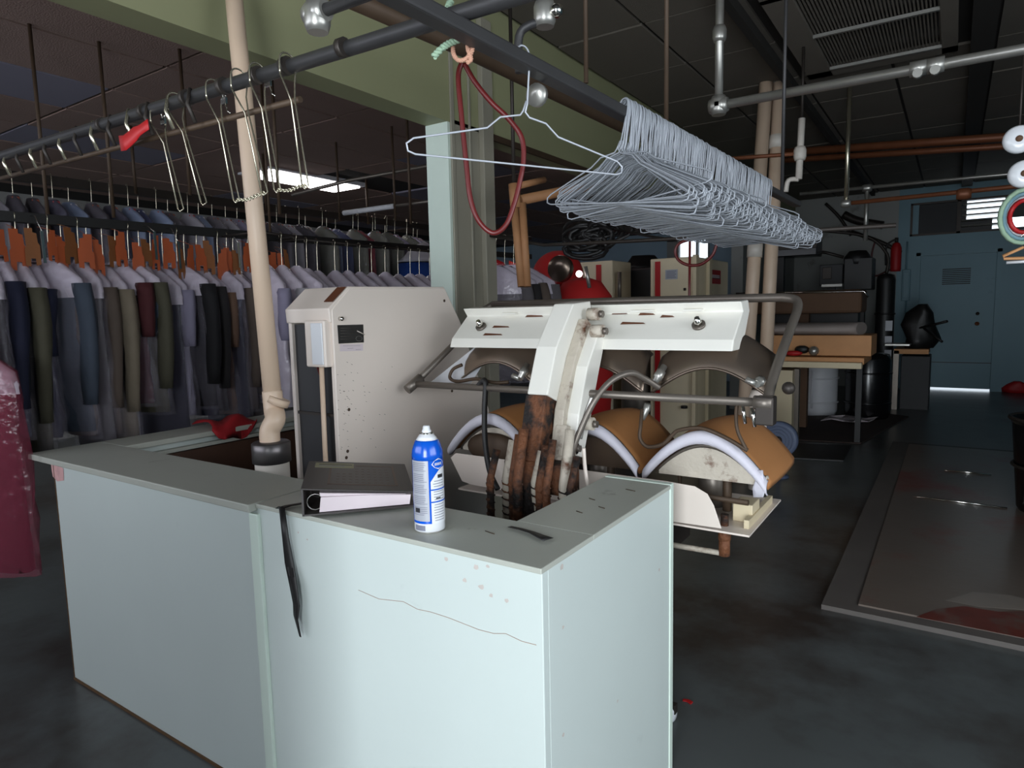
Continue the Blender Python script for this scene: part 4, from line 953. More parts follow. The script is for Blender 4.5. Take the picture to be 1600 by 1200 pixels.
# orange notched number cards
notch = [(-.04, 0), (.012, 0), (.012, -.02), (.036, -.025), (.04, -.07), (.052, -.085), (.05, -.18), (.02, -.185), (.018, -.15), (-.012, -.15), (-.014, -.19), (-.046, -.185), (-.045, -.1), (-.036, -.09)]
first = None
for i in range(30):
    yy = 1.02+.056*i+gr.uniform(-.02, .02); s_ = 1 if i % 3 else -1
    if first is None or i in (7,):
        pass
    mb = MB().prism([(0, a, b) for a, b in notch], (.003, 0, 0)); mb.tube([(.0, 0, 0), (-.03, 0, .012), (-.09, 0, .03)], .0015, 5)
    if first is None:
        first = o = mb.build('number_card', 'orange', None, local=True); objmat(o)
    else:
        o = first.copy(); COL.objects.link(o)
    o.material_slots[0].material = MATS[('orange', 'orange', 'orange_dull')[i % 3]]
    o.location = (RX+.09+gr.uniform(0, .03), yy, RZ-.03+gr.uniform(-.035, .02)); o.rotation_euler = (0, gr.uniform(-.08, .08), gr.uniform(-.4, .25)); o.scale = (1, s_*gr.uniform(.42, .68), gr.uniform(.72, 1.0))
    tag(o, 'notched orange number card hanging in the row under the lower rail', 'tag', 'orange number cards')
for i, (yy, zz) in enumerate(((1.12, 1.62), (1.33, 1.62), (1.83, 1.66), (1.95, 1.62), (2.3, 1.64))):
    o = MB().prism([(RX+.13, yy, zz), (RX+.13, yy+.012, zz), (RX+.13, yy+.010, zz+.14), (RX+.13, yy-.002, zz+.14)], (.004, 0, 0)); o.tube([(RX+.132, yy+.004, zz+.14), (RX+.08, yy+.004, RZ+.03), (RX+.03, yy+.004, RZ+.035)], .0015, 5)
    tag(o.build('slot_divider', 'chrome'), f'{("first", "second", "third", "fourth", "fifth")[i]} bright metal divider strip from the left among the orange cards', 'divider')
# upper rail with shirts seen below it
UX, UZ = -5.0, 2.27
ur = thing('garment_conveyor', (UX, 4.0, UZ), 'dark upper conveyor rail farther back with a row of shirts', 'rail')
MB().prism([(UX-.02, .6, UZ-.03), (UX+.02, .6, UZ-.03), (UX+.02, .6, UZ+.03), (UX-.02, .6, UZ+.03)], (0, 6.6, .07)).build('rail_bar', 'dark_iron', ur)
for y in (1.6, 2.6, 3.7, 4.9, 6.4): MB().tube([(UX+.02, y, UZ), (UX+.02, y, ZL)], .012, 8).build('drop_post', 'brown_iron', ur)
def shirt_proto():
    t = bpy.data.objects.new('bagged_shirt', None); COL.objects.link(t); t.empty_display_size = .05
    MB().tube(cr([(-.012, 0, 0), (0, 0, .02), (.012, 0, 0), (0, 0, -.16)], 4), .002, 5).build('hanger', 'chrome_warm', t, local=True)
    wid = .2; rg = [oval(0, 0, -.15, .05, .03), oval(0, 0, -.17, .07, .034), oval(0, 0, -.2, wid*.64, .036), oval(0, 0, -.25, wid*1.02, .042), oval(0, 0, -.45, wid*1.05, .046, 20, .03, 1), oval(0, 0, -.85, wid*1.05, .05, 20, .05, 2)]
    objmat(MB().loft(rg).build('body', 'cloth_white', t, local=True))
    rg = [oval(0, 0, -.14, .03, .02), oval(0, 0, -.16, .075, .04), oval(0, 0, -.2, wid*.7, .046), oval(0, 0, -.25, wid*1.1, .052), oval(0, 0, -.5, wid*1.12, .056, 20, .05, 3, 7), oval(0, 0, -.9, wid*1.12, .056, 20, .06, 4, 7)]
    MB().loft(rg, False).build('plastic_bag', 'plastic', t, local=True)
    objmat(MB().prism([(.05, -.02, -.165), (.06, .016, -.165), (.085, .016, -.205), (.075, -.02, -.205)], (.004, 0, .004)).build('collar_card', 'orange', t, local=True))
    return t
sp0 = shirt_proto()
seqU = ['white', 'denim blue', 'charcoal', 'lavender', 'pale blue', 'navy', 'white', 'grey', 'pale blue', 'black']
ORD2 = [o + ' shirt' for o in ORD]
y = 1.5
for i in range(38):
    c = seqU[(i*3+i//7) % len(seqU)]
    if i in (24, 27, 29, 31, 34): c = 'sage green'
    if i == 28: c = 'red'
    if i == 32: c = 'yellow'
    x = UX+gr.uniform(-.03, .05)+(.12 if c == 'sage green' else 0)
    if i == 0: o = sp0; o.location = (x, y, UZ+.03); o.children[1].material_slots[0].material = MATS['cloth_'+c]
    else: o = dup(sp0, (x, y, UZ+.03+.01*(y-1.5)), math.radians(gr.uniform(-10, 10)), None, {'body': 'cloth_'+c, 'collar_card': ('orange', 'red', 'sheet_white', 'orange')[i % 4]})
    tag(o, f'{ORD[i]} shirt from the near end of the upper rail, {c} under plastic', 'shirt', 'shirts on the upper rail')
    y += .115+gr.uniform(-.02, .02)
# blue and white bagged bundle near the wall stub
bb = thing('bagged_bundle', (-4.55, 5.3, 1.3), 'blue and white laundry bundle in plastic beside the wall stub', 'laundry bundle')
a = P(662, 408, x=-4.5)
MB().loft([oval(a.x, a.y, a.z+.18-.0*i, .03, .03, 16) if i == 0 else oval(a.x, a.y, a.z+.18-.05*i, .08+.03*i, .1+.05*i, 16, .04, i) for i in range(5)]).build('white_top', 'cloth_white', bb)
MB().loft([oval(a.x, a.y, a.z-.03, .2, .3, 16, .03), oval(a.x, a.y, a.z-.2, .21, .32, 16, .03, 1), oval(a.x, a.y, a.z-.6, .2, .32, 16, .03, 2)]).build('blue_bag', 'cloth_royal blue', bb)
# far rails of the garment room
def far_pipe(pts, r, m, lab, X=None, name='far_rail', cat='rail'):
    return tag(MB().tube([P(x, y, **k) for x, y, k in pts], r, 8).build(name, m), lab, cat)
far_pipe([(455, 305, dict(x=-4.3)), (545, 282, dict(x=-4.0)), (675, 258, dict(x=-3.3))], .014, 'steel_grey', 'thin grey rail crossing below the lit ceiling fixture')
far_pipe([(537, 333, dict(d=5.2)), (616, 322, dict(d=5.0))], .02, 'sheet_white', 'short white tube on the rail near the wall stub', name='white_tube', cat='tube')
far_pipe([(616, 322, dict(d=5.0)), (690, 312, dict(d=4.8))], .012, 'steel_grey', 'grey rail continuing from the white tube to the wall stub')
for i, (px, y0, y1, d, lab) in enumerate(((437, 175, 335, 3.6, 'thin grey post behind the rightmost chrome hooks'), (531, 285, 345, 5.4, 'thin post below the lit ceiling fixture'), (642, 262, 350, 4.4, 'grey post just left of the wall stub'), (618, 268, 345, 5.0, 'pale post holding the white tube'), (178, 215, 340, 3.4, 'grey post under the red paper tag'), (297, 215, 305, 3.5, 'brownish post between the chrome hooks'), (78, 262, 370, 3.2, 'grey post near the left edge of the rails'))):
    a = P(px, y1, d=d); top_ = P(px, y0, d=d)
    zt = ZL if a.x < XB-.2 else ZC
    tag(MB().tube([a, (a.x, a.y, zt)], .009, 8).build('rail_post', 'brown_iron'), lab, 'post')

# ---------------------------------------------------------------- machines at the rear
def X(px, py, **k): return P(px, py, **k).x
# cream machine cabinet with red stripes
Y0 = 5.75; a = P(1016, 405, y=Y0); b = P(1086, 403, y=Y0); cb_ = P(1138, 408, x=b.x)
m1 = thing('machine_cabinet', ((a.x+b.x)/2, (Y0+cb_.y)/2, 0), 'tall cream machine cabinet with dark red stripes and a red warning sign', 'machine cabinet')
zt = a.z
box((a.x, Y0, 0), (b.x, cb_.y, zt)).build('body', 'machine_cream', m1, bevel=.01)
def face(px0, py0, px1, py1, e, parent, name, m, Y=Y0): 
    p, q = P(px0, py0, y=Y), P(px1, py1, y=Y); return box((p.x, Y-e, q.z), (q.x, Y+.001, p.z)).build(name, m, parent)
dr = face(1025, 412, 1077, 560, .02, m1, 'door', 'machine_cream')
box((P(1024, 420, y=Y0-.02).x, Y0-.03, .3), (P(1032, 420, y=Y0-.02).x, Y0-.02, P(1030, 409, y=Y0).z)).build('red_stripe', 'red', dr)
n_ = face(1041, 422, 1060, 436, .024, m1, 'notice', 'can_grey')
for i in range(5): p, q = P(1043, 424+2.4*i, y=Y0), P(1058-2*(i % 2), 424+2.4*i, y=Y0); box((p.x, Y0-.026, p.z-.006), (q.x, Y0-.024, p.z+.001)).build('print_line', 'print_grey', n_)
MB().tube([P(1070, 450, y=Y0-.03), P(1070, 454, y=Y0-.03)], .012, 8).build('latch', 'dark_iron', dr)
MB().tube([P(1069, 634, y=Y0-.03), P(1069, 638, y=Y0-.03)], .03, 10).build('knob', 'black', m1)
for px in (1085, 1106):
    p = P(px, 420, x=b.x); box((b.x-.005, p.y-.04, .05), (b.x+.03, p.y+.04, zt+.01)).build('corner_post', 'cream', m1, bevel=.005)
p, q = P(1109, 421, x=b.x), P(1125, 444, x=b.x)
sg = box((b.x, p.y, q.z), (b.x+.006, q.y, p.z)).build('warning_sign', 'red', m1)
hgt = p.z-q.z
box((b.x+.006, p.y+.02, q.z+hgt*.36), (b.x+.008, q.y-.02, q.z+hgt*.64)).build('sign_band', 'red_hose', sg)
for k_i in range(2):
    z = q.z+hgt*(.43+.12*k_i); box((b.x+.008, p.y+.05, z), (b.x+.0095, q.y-.05, z+.012)).build('sign_text', 'paper', sg)
# second cream cabinet, farther left
Y1 = 6.0; a = P(893, 411, y=Y1); b2 = P(957, 409, y=Y1)
m2 = thing('machine_cabinet', ((a.x+b2.x)/2, Y1+.4, 0), 'cream cabinet with one dark red stripe behind the red padded form', 'machine cabinet')
box((a.x, Y1, 0), (b2.x, Y1+.45, a.z)).build('body', 'machine_cream', m2, bevel=.01)
p, q = P(932, 414, y=Y1), P(940, 470, y=Y1); box((p.x, Y1-.012, .3), (q.x, Y1, p.z)).build('red_stripe', 'red', m2)
MB().tube([P(968, 425, y=Y1-.0), P(968, 470, y=Y1)], .02, 8).build('handle', 'steel_grey', m2)
# black machine between them
m3 = thing('dark_machine', (-2.6, 6.6, 0), 'black machine drum standing between the two cream cabinets', 'machine')
p, q = P(952, 413, y=6.5), P(1020, 413, y=6.5)
box((p.x, 6.5, 0), (q.x, 7.2, p.z-.05)).build('body', 'black', m3, bevel=.03)
MB().loft([oval((p.x+q.x)/2, 6.85, p.z-.06+.05*k_i, (q.x-p.x)/2*(1-.16*k_i), .3-.05*k_i, 20, .05, k_i, 4) for k_i in range(4)]).build('black_cover', 'black', m3)
p, q = P(940, 560, y=5.4), P(985, 660, y=5.4)
MB().rev(((p.x+q.x)/2, 5.9, 0), [(0, .1), (.16, .1), (.16, p.z), (.05, p.z+.02), (0, p.z+.02)], 24).build('steel_drum', 'steel_grey', m3)
# red padded form finisher
ff = thing('form_finisher', (-2.4, 4.45, 0), 'red padded shirt form with white ends standing behind the press', 'form finisher')
c1 = P(905, 470, y=4.5)
MB().loft([oval(c1.x, 4.55, .35, .2, .16, 24), oval(c1.x, 4.55, .9, .24, .2, 24), oval(c1.x, 4.55, 1.25, .26, .22, 24), oval(c1.x, 4.55, 1.46, .23, .2, 24), oval(c1.x, 4.55, 1.57, .15, .13, 24), oval(c1.x, 4.55, 1.60, .06, .05, 24)]).build('red_pad', 'red_pad', ff)
c2 = P(862, 425, y=4.75)
MB().ball((c2.x, 4.85, c2.z-.02), .2, 14, (1.1, .9, 1)).build('red_pad', 'red_pad', ff)
MB().loft([[Vector((c1.x-.26-.02*math.sin(t), 4.42+.16*math.cos(u), 1.40+.2*math.sin(u))) for u in [k_i*.314 for k_i in range(20)]] for t in (0, .8, 1.57)]).build('white_end', 'white_pad', ff)
MB().loft([[Vector((c1.x-.34+.1*t, 4.45+.02*t+.13*math.cos(u)*(1-.1*t), 1.45+.15*math.sin(u))) for u in [k_i*.314 for k_i in range(20)]] for t in (0, 1)]).build('collar_block', 'cream', ff)
c3 = P(876, 420, y=4.4)
MB().rev((c3.x, 4.38, c3.z), [(0, -.02), (.09, -.02), (.1, 0), (.1, .04), (0, .04)], 24, 'y').build('steel_ring', 'head_metal', ff)
c4 = P(905, 428, y=4.2); MB().ball(c4, .024, 10).build('highlight_ball', 'light_pink', ff)  # glowing ball stands in for a blown highlight; the lamp is invented
MB().tube([c4+Vector((.05, 0, .05)), c4+Vector((.07, .02, -.1))], .014, 8).build('clamp_arm', 'galvanized', ff)
MB().tube([(c1.x, 4.55, 0), (c1.x, 4.55, .4)], .05, 12).build('stand', 'dark_iron', ff)
MB().rev((c1.x, 4.55, 0), [(0, 0), (.25, 0), (.25, .03), (.06, .06), (0, .06)], 20).build('foot', 'dark_iron', ff)
# hanging cable bundle
cbu = thing('cable_bundle', P(925, 375, y=3.6), 'tangle of black cables coiled on the thin dark rail', 'cables')
rr = random.Random(9)
for k_i in range(15):
    c = P(905+rr.uniform(0, 45), 372+rr.uniform(-14, 14), y=3.6); r = rr.uniform(.05, .1)
    MB().tube([c+Vector((r*1.3*math.cos(t)*(1+.2*rr.random()), .03*math.sin(t*2+k_i), r*.7*math.sin(t))) for t in [q*.45 for q in range(14)]], .012, 6, True).build('coil', 'black', cbu)
c = P(912, 362, y=3.65); MB().ball(c, .07, 10, (1.2, .6, .9)).build('motor', 'black', cbu)
MB().tube([P(958, 358, y=3.6), P(1020, 370, y=3.4), P(1060, 376, y=3.2)], .007, 6).build('cable', 'black', cbu)
# tan insulated pipes hanging beside the stub
tp = thing('insulated_pipe_pair', P(812, 370, d=3.5), 'pair of tan insulated vertical pipes with an elbow beside the wall stub', 'pipe')
for px0, px1 in ((803, 815), (816, 824)):
    MB().tube([P(px0, 318, d=3.5), P(px1, 448, d=3.5)], .021, 14).build('riser', 'tan_pipe', tp)
MB().tube([P(803, 288, d=3.5), P(806, 326, d=3.5)], .03, 14).build('tee', 'tan_pipe', tp)
MB().tube([P(812, 313, d=3.52), P(885, 298, d=3.7), P(960, 285, d=4.2)], .027, 14).build('branch', 'tan_pipe', tp)
MB().tube([P(812, 290, d=3.55), P(850, 281, d=3.7)], .018, 12).build('branch', 'tan_pipe', tp)
MB().tube([P(803, 290, d=3.5), (P(803, 290, d=3.5).x, P(803, 290, d=3.5).y, ZC)], .01, 8).build('drop_rod', 'dark_iron', tp)
# bagged clothes glimpsed right of the stub
rpts = []
for i in range(4):
    a = P(775+14*i, 440, d=4.35+.05*i); rpts.append(a+Vector((0, 0, .293)))
    put((1, 0, 1, 0)[i], (a.x, a.y, a.z+.29), math.radians(20+8*i), ('grey', 'charcoal', 'taupe', 'grey')[i], f'{("first", "second", "third", "fourth")[i]} bagged garment right of the wall stub behind the tan pipes', 'bagged garments right of the wall stub', 'plastic')
g = [[P(773+8*u, 404+12*u*.3+14*v, d=4.4) for v in (0, .5, 1)] for u in (0, 1, 2)]
tag(MB().sheet(g, (0, .004, 0)).build('red_tag', 'red'), 'small red tag on the bagged clothes right of the wall stub', 'tag')
g = [[P(795+7*u, 407+3*u+9*v, d=4.5) for v in (0, .5, 1)] for u in (0, 1, 2)]
mat('neon', (255, 70, 50), .6, var=.1)
tag(MB().sheet(g, (0, .004, 0)).build('neon_tag', 'neon'), 'bright orange-red tag behind the tan pipes', 'tag')
tag(MB().tube([rpts[0]*2-rpts[1]]+rpts+[rpts[3]*2-rpts[2]], .012, 8).build('clothes_rail', 'dark_iron'), 'short dark clothes rail right of the wall stub', 'rail')

# ---------------------------------------------------------------- ironing press table
YT = 6.8
tb = thing('press_table', (-1.1, YT+.3, 0), 'wooden pressing table with a grey padded board near the tall pipes', 'pressing table')
def bx(px0, py0, px1, py1, Y, dep, name, m, parent, bev=.006):
    p, q = P(px0, py0, y=Y), P(px1, py1, y=Y); return box((min(p.x, q.x), Y, min(p.z, q.z)), (max(p.x, q.x), Y+dep, max(p.z, q.z))).build(name, m, parent, bevel=bev)
bx(1200, 524, 1361, 557, YT, .5, 'apron', 'wood', tb)
bx(1150, 556, 1350, 570, YT-.12, .65, 'shelf', 'wood', tb)
bx(1150, 563, 1346, 577, YT-.2, .1, 'shelf_edge', 'cream', tb)
p, q = P(1195, 515, y=YT), P(1342, 522, y=YT)
MB().loft([[Vector((p.x+(q.x-p.x)*s_+.03*math.cos(t), YT+.2+.24*math.cos(t)*(1-.75*max(0, s_-.75)*2), p.z+.0+.06*math.sin(t))) for t in [k_i*.393 for k_i in range(16)]] for s_ in (0, .2, .5, .8, .95, 1.0)]).build('padded_board', 'grey_pad', tb)
p, q = P(1203, 578, y=YT), P(1236, 690, y=YT); box((p.x, YT, 0), (q.x, YT+.4, p.z)).build('leg_panel', 'cream', tb)
p, q = P(1238, 578, y=YT), P(1243, 690, y=YT); box((p.x, YT+.1, 0), (q.x, YT+.16, p.z)).build('leg', 'steel_grey', tb)
q2 = P(1340, 600, y=YT); box((q2.x-.05, YT+.35, 0), (q2.x, YT+.4, q2.z+.2)).build('leg', 'black', tb)
c = P(1270, 553, y=YT-.15); tag(MB().ball(Vector((c.x, YT-.10, P(1270, 556, y=YT-.12).z+.045)), .045, 10).build('knob_ball', 'galvanized'), 'round grey steel ball resting on the table shelf', 'ball')
c = P(1240, 556, y=YT-.1); mb = MB(); mb.ball(c+Vector((0, 0, .025)), .05, 8, (1.6, .5, .5)); tag(mb.build('red_rag', 'red'), 'small red rag on the table shelf next to the steel ball', 'rag')
c = P(1252, 553, y=YT-.08); tag(MB().ball(c+Vector((0, .03, .04)), .05, 8, (1.3, .5, .8)).build('dark_tool', 'black'), 'small dark tool on the table shelf behind the red rag', 'tool')
# upper press head
uh = thing('pressing_machine', (-1.1, 7.6, 0), 'brown padded press head with a thin bright edge above the pressing table', 'press')
bx(1150, 458, 1346, 489, 7.6, .5, 'head_pad', 'brown_pad', uh, .03)
p, q = P(1150, 459, y=7.58), P(1350, 455, y=7.58); MB().tube([p, q, q+Vector((.04, 0, -.06))], .012, 8).build('edge_rod', 'chrome', uh)
p = P(1256, 490, y=7.8); box((p.x-.05, 7.8, 0), (p.x+.05, 7.9, p.z)).build('head_post', 'brown_pad', uh)
bx(1210, 490, 1340, 520, 7.95, .2, 'dark_body', 'black', uh)
# equipment along the rear left: dark boxes, panel, motors
for (px0, py0, px1, py1, Y, dep, m, nm, lab, cat) in (
    (1200, 376, 1276, 398, 9.0, .4, 'black_gloss', 'dark_box', 'black box with a shiny lid mounted behind the tall pipes', 'box'),
    (1281, 414, 1316, 446, 9.5, .3, 'dark_panel', 'control_box', 'dark grey control box above the brown press head', 'box'),
    (1319, 404, 1362, 452, 9.5, .4, 'black', 'motor_housing', 'black motor housing beside the grey control box', 'motor'),
    (1408, 556, 1450, 645, 9.8, .5, 'dark_panel', 'metal_bench', 'grey metal bench cabinet left of the back door', 'cabinet'),
    (1410, 421, 1421, 470, YB-.08, .075, 'teal', 'electric_box', 'slim teal electrical box on the wall left of the back door', 'electrical box')):
    t = thing(nm, P((px0+px1)/2, py1, y=Y), lab, cat)
    bx(px0, py0, px1, py1, Y, dep, 'housing', m, t, .01)
    if nm == 'dark_box': bx(px0+2, py0-4, px1-8, py0, Y-.02, dep, 'lid', 'galvanized', t); bx(px0, py0+8, px1, py0+11, Y-.015, .02, 'seam', 'dark_iron', t)
    if nm in ('dark_box', 'control_box'): p = P(px0+8, py1, y=Y); box((p.x, Y+.15, 0), (p.x+.1, Y+.25, p.z+.01)).build('stand', 'black', t)
    if nm == 'control_box': bx(px0+2, py0+30, px1, py0+34, Y-.12, .2, 'tray', 'galvanized', t); bx(px0+4, py0+4, px0+18, py0+22, Y-.01, .02, 'cover_plate', 'dark_iron', t)
    if nm == 'motor_housing': MB().rev(P(1340, 402, y=Y+.15), [(0, -.12), (.15, -.12), (.16, 0), (.1, .08), (0, .09)], 18).build('dome', 'black', t); box((P(1330, 450, y=Y).x, Y+.1, 0), (P(1350, 450, y=Y).x, Y+.25, P(1330, 450, y=Y).z)).build('pedestal', 'black', t); MB().tube([P(1318, 402, y=Y), P(1292, 395, y=Y), P(1270, 392, y=Y)], .02, 8).build('shaft', 'dark_iron', t)
    if nm == 'metal_bench':
        q = P(1430, 545, y=Y); box((P(1398, 540, y=Y).x, Y-.1, q.z-.06), (P(1452, 540, y=Y).x, Y+.5, q.z)).build('wood_top', 'wood', t); bx(1382, 537, 1422, 541, Y-.2, .3, 'tray', 'galvanized', t)
        for s_ in (1400,): p = P(s_, 560, y=Y-.1); box((p.x-.03, Y-.1, 0), (p.x+.03, Y-.04, p.z+.1)).build('leg', 'steel_grey', t)
    if nm == 'electric_box': bx(px0+2, py0+4, px1-2, py1-4, Y-.01, .02, 'lid', 'teal', t); MB().tube([P(1416, 470, y=Y), (P(1416, 470, y=Y).x, Y, .9)], .012, 8).build('conduit', 'teal', t); MB().tube([P(1416, 421, y=Y), (P(1416, 421, y=Y).x, Y, 2.3)], .012, 8).build('conduit', 'teal', t)
# black bag and sticks on the bench
bgp = P(1435, 545, y=9.9); bgp.z = P(1430, 545, y=9.8).z+.002
bg = thing('black_bag', bgp, 'black bag with two sticks poking out on the grey bench', 'bag')
MB().loft([oval(bgp.x+.03*math.sin(z*14), 10.0, bgp.z+.0+z, w_, .16, 16, .12, z*9, 3) for z, w_ in ((0, .16), (.12, .19), (.3, .185), (.45, .15), (.56, .05))]).build('bag_body', 'black', bg)
MB().tube([P(1435, 513, y=9.9), P(1480, 502, y=9.6)], .016, 6).build('stick', 'black', bg); MB().tube([P(1440, 510, y=9.9), P(1472, 534, y=9.6)], .016, 6).build('stick', 'black', bg)
# tanks and drums
def drum(px0, px1, py0, Y, m, nm, lab, cat, prof=None, z0=0):
    p, q = P(px0, py0, y=Y), P(px1, py0, y=Y); r = (q.x-p.x)/2*.95; h = p.z
    t = thing(nm, ((p.x+q.x)/2, Y+r, z0), lab, cat)
    MB().rev((t.location.x, Y+r, 0), [(0, z0), (r*.9, z0), (r, z0+.06), (r, h-.08), (r*.9, h-.02), (r*.4, h), (0, h)], 28).build('shell', m, t)
    for z in (z0+.25*(h-z0), z0+.7*(h-z0)): MB().tube([Vector((t.location.x+(r+.004)*math.cos(a), Y+r+(r+.004)*math.sin(a), z)) for a in [k_i*.2244 for k_i in range(28)]], .012, 6, True).build('hoop', m, t)
    return t, r, h
t, r, h = drum(1316, 1394, 552, 8.6, 'black_gloss', 'black_tank', 'large black glossy tank on the floor beyond the pressing table', 'tank')
MB().tube([(t.location.x, t.location.y, h), (t.location.x, t.location.y, h+.12)], .05, 12).build('filler_cap', 'black', t)
t, r, h = drum(1247, 1308, 566, 8.7, 'sheet_white', 'white_drum', 'white drum standing under the pressing table', 'drum')
MB().tube([(t.location.x-.05, t.location.y-r-.002, .1), (t.location.x-.05, t.location.y-r-.002, h-.1)], .012, 6).build('seam', 'sheet_white', t)
t, r, h = drum(1368, 1400, 428, 9.9, 'black', 'water_heater', 'slim black boiler with small white labels left of the bench', 'boiler')
for k_i, z in enumerate((1.0, .8, .62)): box((t.location.x+.02, t.location.y-r-.012, z), (t.location.x+.10, t.location.y-r+.02, z+.13)).build('label', 'can_grey', t)
MB().tube(cr([(t.location.x, t.location.y, h), (t.location.x, t.location.y, h+.25), (t.location.x-.25, t.location.y, h+.5), (t.location.x-.8, t.location.y, h+.62)], 5), .02, 8).build('flue', 'dark_iron', t)
# fire extinguisher on the rear wall
fp_ = P(1399, 424, y=YB-.1)
fe = thing('fire_extinguisher', fp_, 'red fire extinguisher hung on the rear wall left of the door', 'fire extinguisher')
MB().rev((fp_.x, YB-.09, fp_.z), [(0, 0), (.07, 0), (.075, .03), (.075, .36), (.05, .43), (.02, .45), (0, .45)], 18).build('cylinder', 'red', fe)
MB().tube([(fp_.x, YB-.09, fp_.z+.44), (fp_.x, YB-.09, fp_.z+.52)], .025, 8).build('valve', 'dark_iron', fe)
MB().tube(cr([(fp_.x, YB-.1, fp_.z+.5), (fp_.x-.13, YB-.12, fp_.z+.4), (fp_.x-.13, YB-.12, fp_.z+.1)], 5), .015, 6).build('hose', 'black', fe)
# dark jointed arms on the rear left
for i, (pts, r, lab) in enumerate((([(1318, 335), (1340, 345), (1380, 352)], .05, 'dark jointed lamp arm under the thin rear rails'), ([(1330, 362), (1375, 378), (1408, 395)], .025, 'thin dark strut sloping down to the fire extinguisher'), ([(1290, 318), (1312, 340), (1330, 368)], .02, 'dark strut hanging behind the thin pipe rail'))):
    tag(MB().tube(cr([P(x, y, y=YB-.06-r) for x, y in pts], 4), r*1.25, 8).build('strut', 'dark_iron'), lab, 'strut')
tag(MB().tube([Vector((P(1205, 366, y=7.0).x, 7.0, ZC)), P(1205, 366, y=7.0), P(1398, 353, y=7.0)], .014, 8).build('thin_rail', 'galvanized'), 'thin grey rail crossing behind the tall pipes at the rear', 'rail')
tag(MB().tube(cr([P(x, y, y=YB-.03) for x, y in ((1368, 375), (1362, 400), (1366, 430), (1385, 424), (1405, 415))], 6), .014, 6).build('air_hose', 'red_hose'), 'dark reddish hose drooping beside the fire extinguisher', 'hose')

# ---------------------------------------------------------------- floor items
fc = P(1216, 745, z=0)
fn = thing('floor_fan', (fc.x, fc.y, 0), 'small blue-grey floor fan just beyond the right end of the press', 'fan')
fz = .245; mbx = MB()
MB().rev((fc.x, fc.y, fz+.06), [(.12, -.04), (.14, -.04), (.145, 0), (.14, .04), (.12, .04), (.118, 0)], 28, 'y').build('guard_ring', 'fan_blue', fn)
for rr_ in (.035, .06, .085, .11): MB().tube([Vector((fc.x+rr_*math.cos(a), fc.y-.045, fz+.06+rr_*math.sin(a))) for a in [k_i*.314 for k_i in range(20)]], .003, 5, True).build('guard_wire', 'fan_blue', fn)
for k_i in range(4):
    a = k_i*1.571+.3; MB().prism([Vector((fc.x+r*math.cos(a+o), fc.y-.0+.02*o, fz+.06+r*math.sin(a+o))) for r, o in ((.02, 0), (.105, -.3), (.11, .35))], (0, .006, 0)).build('blade', 'fan_blue', fn)
MB().rev((fc.x, fc.y-.03, fz+.06), [(0, -.02), (.03, -.01), (.03, .06), (0, .06)], 14, 'y').build('hub', 'dark_iron', fn)
MB().tube([(fc.x, fc.y, 0.02), (fc.x, fc.y, fz-.07)], .018, 10).build('stem', 'fan_blue', fn); MB().rev((fc.x, fc.y, 0), [(0, 0), (.08, 0), (.08, .015), (.02, .03), (0, .03)], 18).build('base', 'fan_blue', fn)
def flat(pts, th, m, nm, lab, cat):
    q = [P(x, y, z=0) for x, y in pts]
    for v in q: v.z = .0
    return tag(MB().prism([v+Vector((0, 0, .001)) for v in q], (0, 0, th)).build(nm, m, None, bevel=.002), lab, cat)
flat([(1236, 688), (1345, 694), (1420, 652), (1390, 648), (1238, 652)], .012, 'mat_brown', 'floor_mat', 'worn brown mat on the floor under the pressing table', 'mat')
flat([(1207, 716), (1318, 722), (1330, 698), (1225, 694)], .015, 'black', 'floor_mat', 'black rubber mat in front of the brown mat', 'mat')
c = P(1322, 655, z=.02); g = [[c+Vector((.45*(u-.5)+.1*v, .4*(v-.5)-.12, .012+.03*math.sin(u*5+v*3)**2)) for v in (0, .3, .6, 1)] for u in (0, .25, .5, .75, 1)]
tag(MB().sheet(g, (0, 0, .002)).build('paper_scrap', 'paper'), 'crumpled white paper scrap lying by the brown mat', 'paper')
for i, (p0, p1, lab) in enumerate((((1475, 735), (1549, 742), 'short thin bright metal strip on the floor pad'), ((1425, 776), (1574, 794), 'long thin bright metal strip on the floor pad nearer the camera'))):
    a, b = P(p0[0], p0[1], z=.036), P(p1[0], p1[1], z=.036); tag(MB().tube([a, (a+b)/2+Vector((0, .015, 0)), b], .0055, 6).build('metal_strip', 'chrome'), lab, 'metal strip')
a = P(1591, 806, z=0); bc = Vector((a.x+.2, a.y+.08, 0))
bn = thing('trash_bin', bc, 'black round bin at the right edge of the floor', 'bin')
bh_ = .62
MB().rev(bc, [(0, .032), (.2, .032), (.21, .05), (.255, bh_-.04), (.27, bh_), (.255, bh_), (.2, .08), (0, .06)], 36).build('shell', 'black_gloss', bn)
MB().tube([bc+Vector((.268*math.cos(t), .268*math.sin(t), bh_)) for t in [k_i*.1745 for k_i in range(36)]], .012, 8, True).build('rim', 'dark_iron', bn)
MB().tube([bc+Vector((.243*math.cos(t), .243*math.sin(t), .32)) for t in [k_i*.1745 for k_i in range(36)]], .010, 8, True).build('hoop', 'dark_iron', bn)
a = P(1585, 612, z=0); tag(MB().loft([oval(a.x+.02, a.y-.1, z, w_, .1, 16, .07, z*20, 3) for z, w_ in ((.001, .18), (.06, .2), (.12, .13), (.17, .04))]).build('red_bundle', 'red'), 'small red bundle on the floor near the back door', 'bundle')
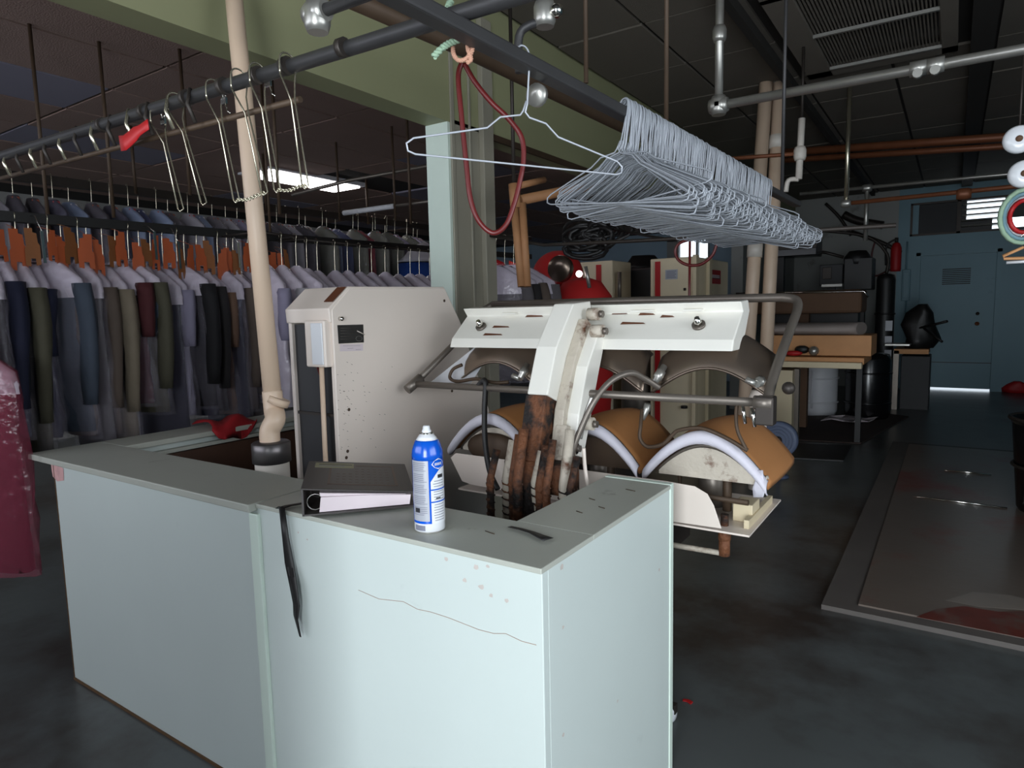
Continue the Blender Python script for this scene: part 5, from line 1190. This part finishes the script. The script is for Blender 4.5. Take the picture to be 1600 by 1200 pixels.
a = P(1073, 1097, z=0); tag(MB().add([a+Vector((dx, dy, .002)) for dx, dy in ((-.012, -.006), (.0, -.002), (.018, -.01), (.02, .006), (.004, .012), (-.014, .006))]+[a+Vector((dx, dy, .005)) for dx, dy in ((-.012, -.006), (.0, -.002), (.018, -.01), (.02, .006), (.004, .012), (-.014, .006))], [tuple(range(6))[::-1], tuple(range(6, 12))]+[(i, (i+1) % 6, (i+1) % 6+6, i+6) for i in range(6)]).build('red_scrap', 'red'), 'tiny red scrap on the floor beside the counter', 'scrap')
a = P(1056, 1128, z=0); cw = thing('caster', (a.x-.01, a.y, 0), 'small white caster peeking out past the counter end', 'caster')
MB().rev((a.x-.03, a.y, .026), [(0, 0), (.02, 0), (.026, .004), (.026, .024), (.02, .028), (0, .028)], 20, 'x').build('wheel', 'can_white', cw)
box((a.x-.034, a.y-.012, .03), (a.x+.002, a.y+.012, .062)).build('fork', 'dark_iron', cw, bevel=.002)
# right-hand edge: spools, ribbons and wooden hanger hanging from the galvanized rail
for i, (px, py, lab) in enumerate(((1592, 218, 'upper white disc spool at the right edge'), (1600, 272, 'lower white disc spool at the right edge'))):
    c = P(px, py, y=G1Y+.02); t = thing('spool', c, lab, 'spool')
    MB().rev(c, [(.02, -.02), (.044, -.02), (.052, -.006), (.052, .006), (.044, .02), (.02, .02), (.016, .01), (.016, -.01)], 28, 'y').build('disc', 'can_white', t)
    MB().rev(c+Vector((0, -.022, 0)), [(0, 0), (.012, 0), (.012, .05), (0, .05)], 16, 'y').build('core', 'brown_pad', t)
    MB().tube([c+Vector((0, 0, .0)), (c.x, c.y+.002, 2.3)], .004, 6).build('cord', 'dark_iron', t)
rb = thing('ribbon_coil', P(1592, 345, y=G1Y+.02), 'coil of coloured ribbons hanging at the right edge', 'ribbon')
for k_i, (m, r) in enumerate((('rope_green', .10), ('teal', .085), ('fan_blue', .095), ('red', .06), ('sheet_white', .072))):
    c = P(1600, 338, y=G1Y+.01+.01*k_i); MB().tube([c+Vector((r*.75*math.cos(t), .01*math.sin(3*t), r*math.sin(t))) for t in [q*.314 for q in range(20)]], .009, 6, True).build('loop', m, rb)
c = P(1600, 338, y=G1Y); MB().tube([c+Vector((0, .03, .08)), (c.x, c.y+.01, 2.3)], .003, 6).build('cord', 'dark_iron', rb)
c = P(1600, 378, y=G1Y+.05)
mb = MB(); mb.tube(cr([c+Vector((-.01, 0, -.0)), c+Vector((-.008, 0, .025)), c+Vector((.012, 0, .03)), c+Vector((.02, 0, .012)), c+Vector((.01, 0, -.02))], 4), .002, 6)
wh = thing('wooden_hanger', c, 'tan wooden hanger hanging at the right edge below the ribbons', 'hanger')
mb.build('hook', 'chrome', wh); l_ = P(1567, 402, y=G1Y+.05); MB().tube([c+Vector((.0, 0, .03)), (c.x, c.y-.03, 2.3)], .002, 6).build('cord', 'dark_iron', wh); rx_ = 2*c.x-l_.x
MB().tube([c+Vector((0, 0, -.02)), l_+Vector((0, 0, .005)), l_+Vector((.004, 0, -.006)), Vector((rx_, l_.y, l_.z-.008)), Vector((rx_, l_.y, l_.z+.004)), c+Vector((0, 0, -.02))], .006, 8).build('frame', 'wood', wh)
MB().tube([l_+Vector((.012, 0, -.022)), Vector((rx_-.012, l_.y, l_.z-.02))], .006, 8).build('tube', 'can_white', wh)
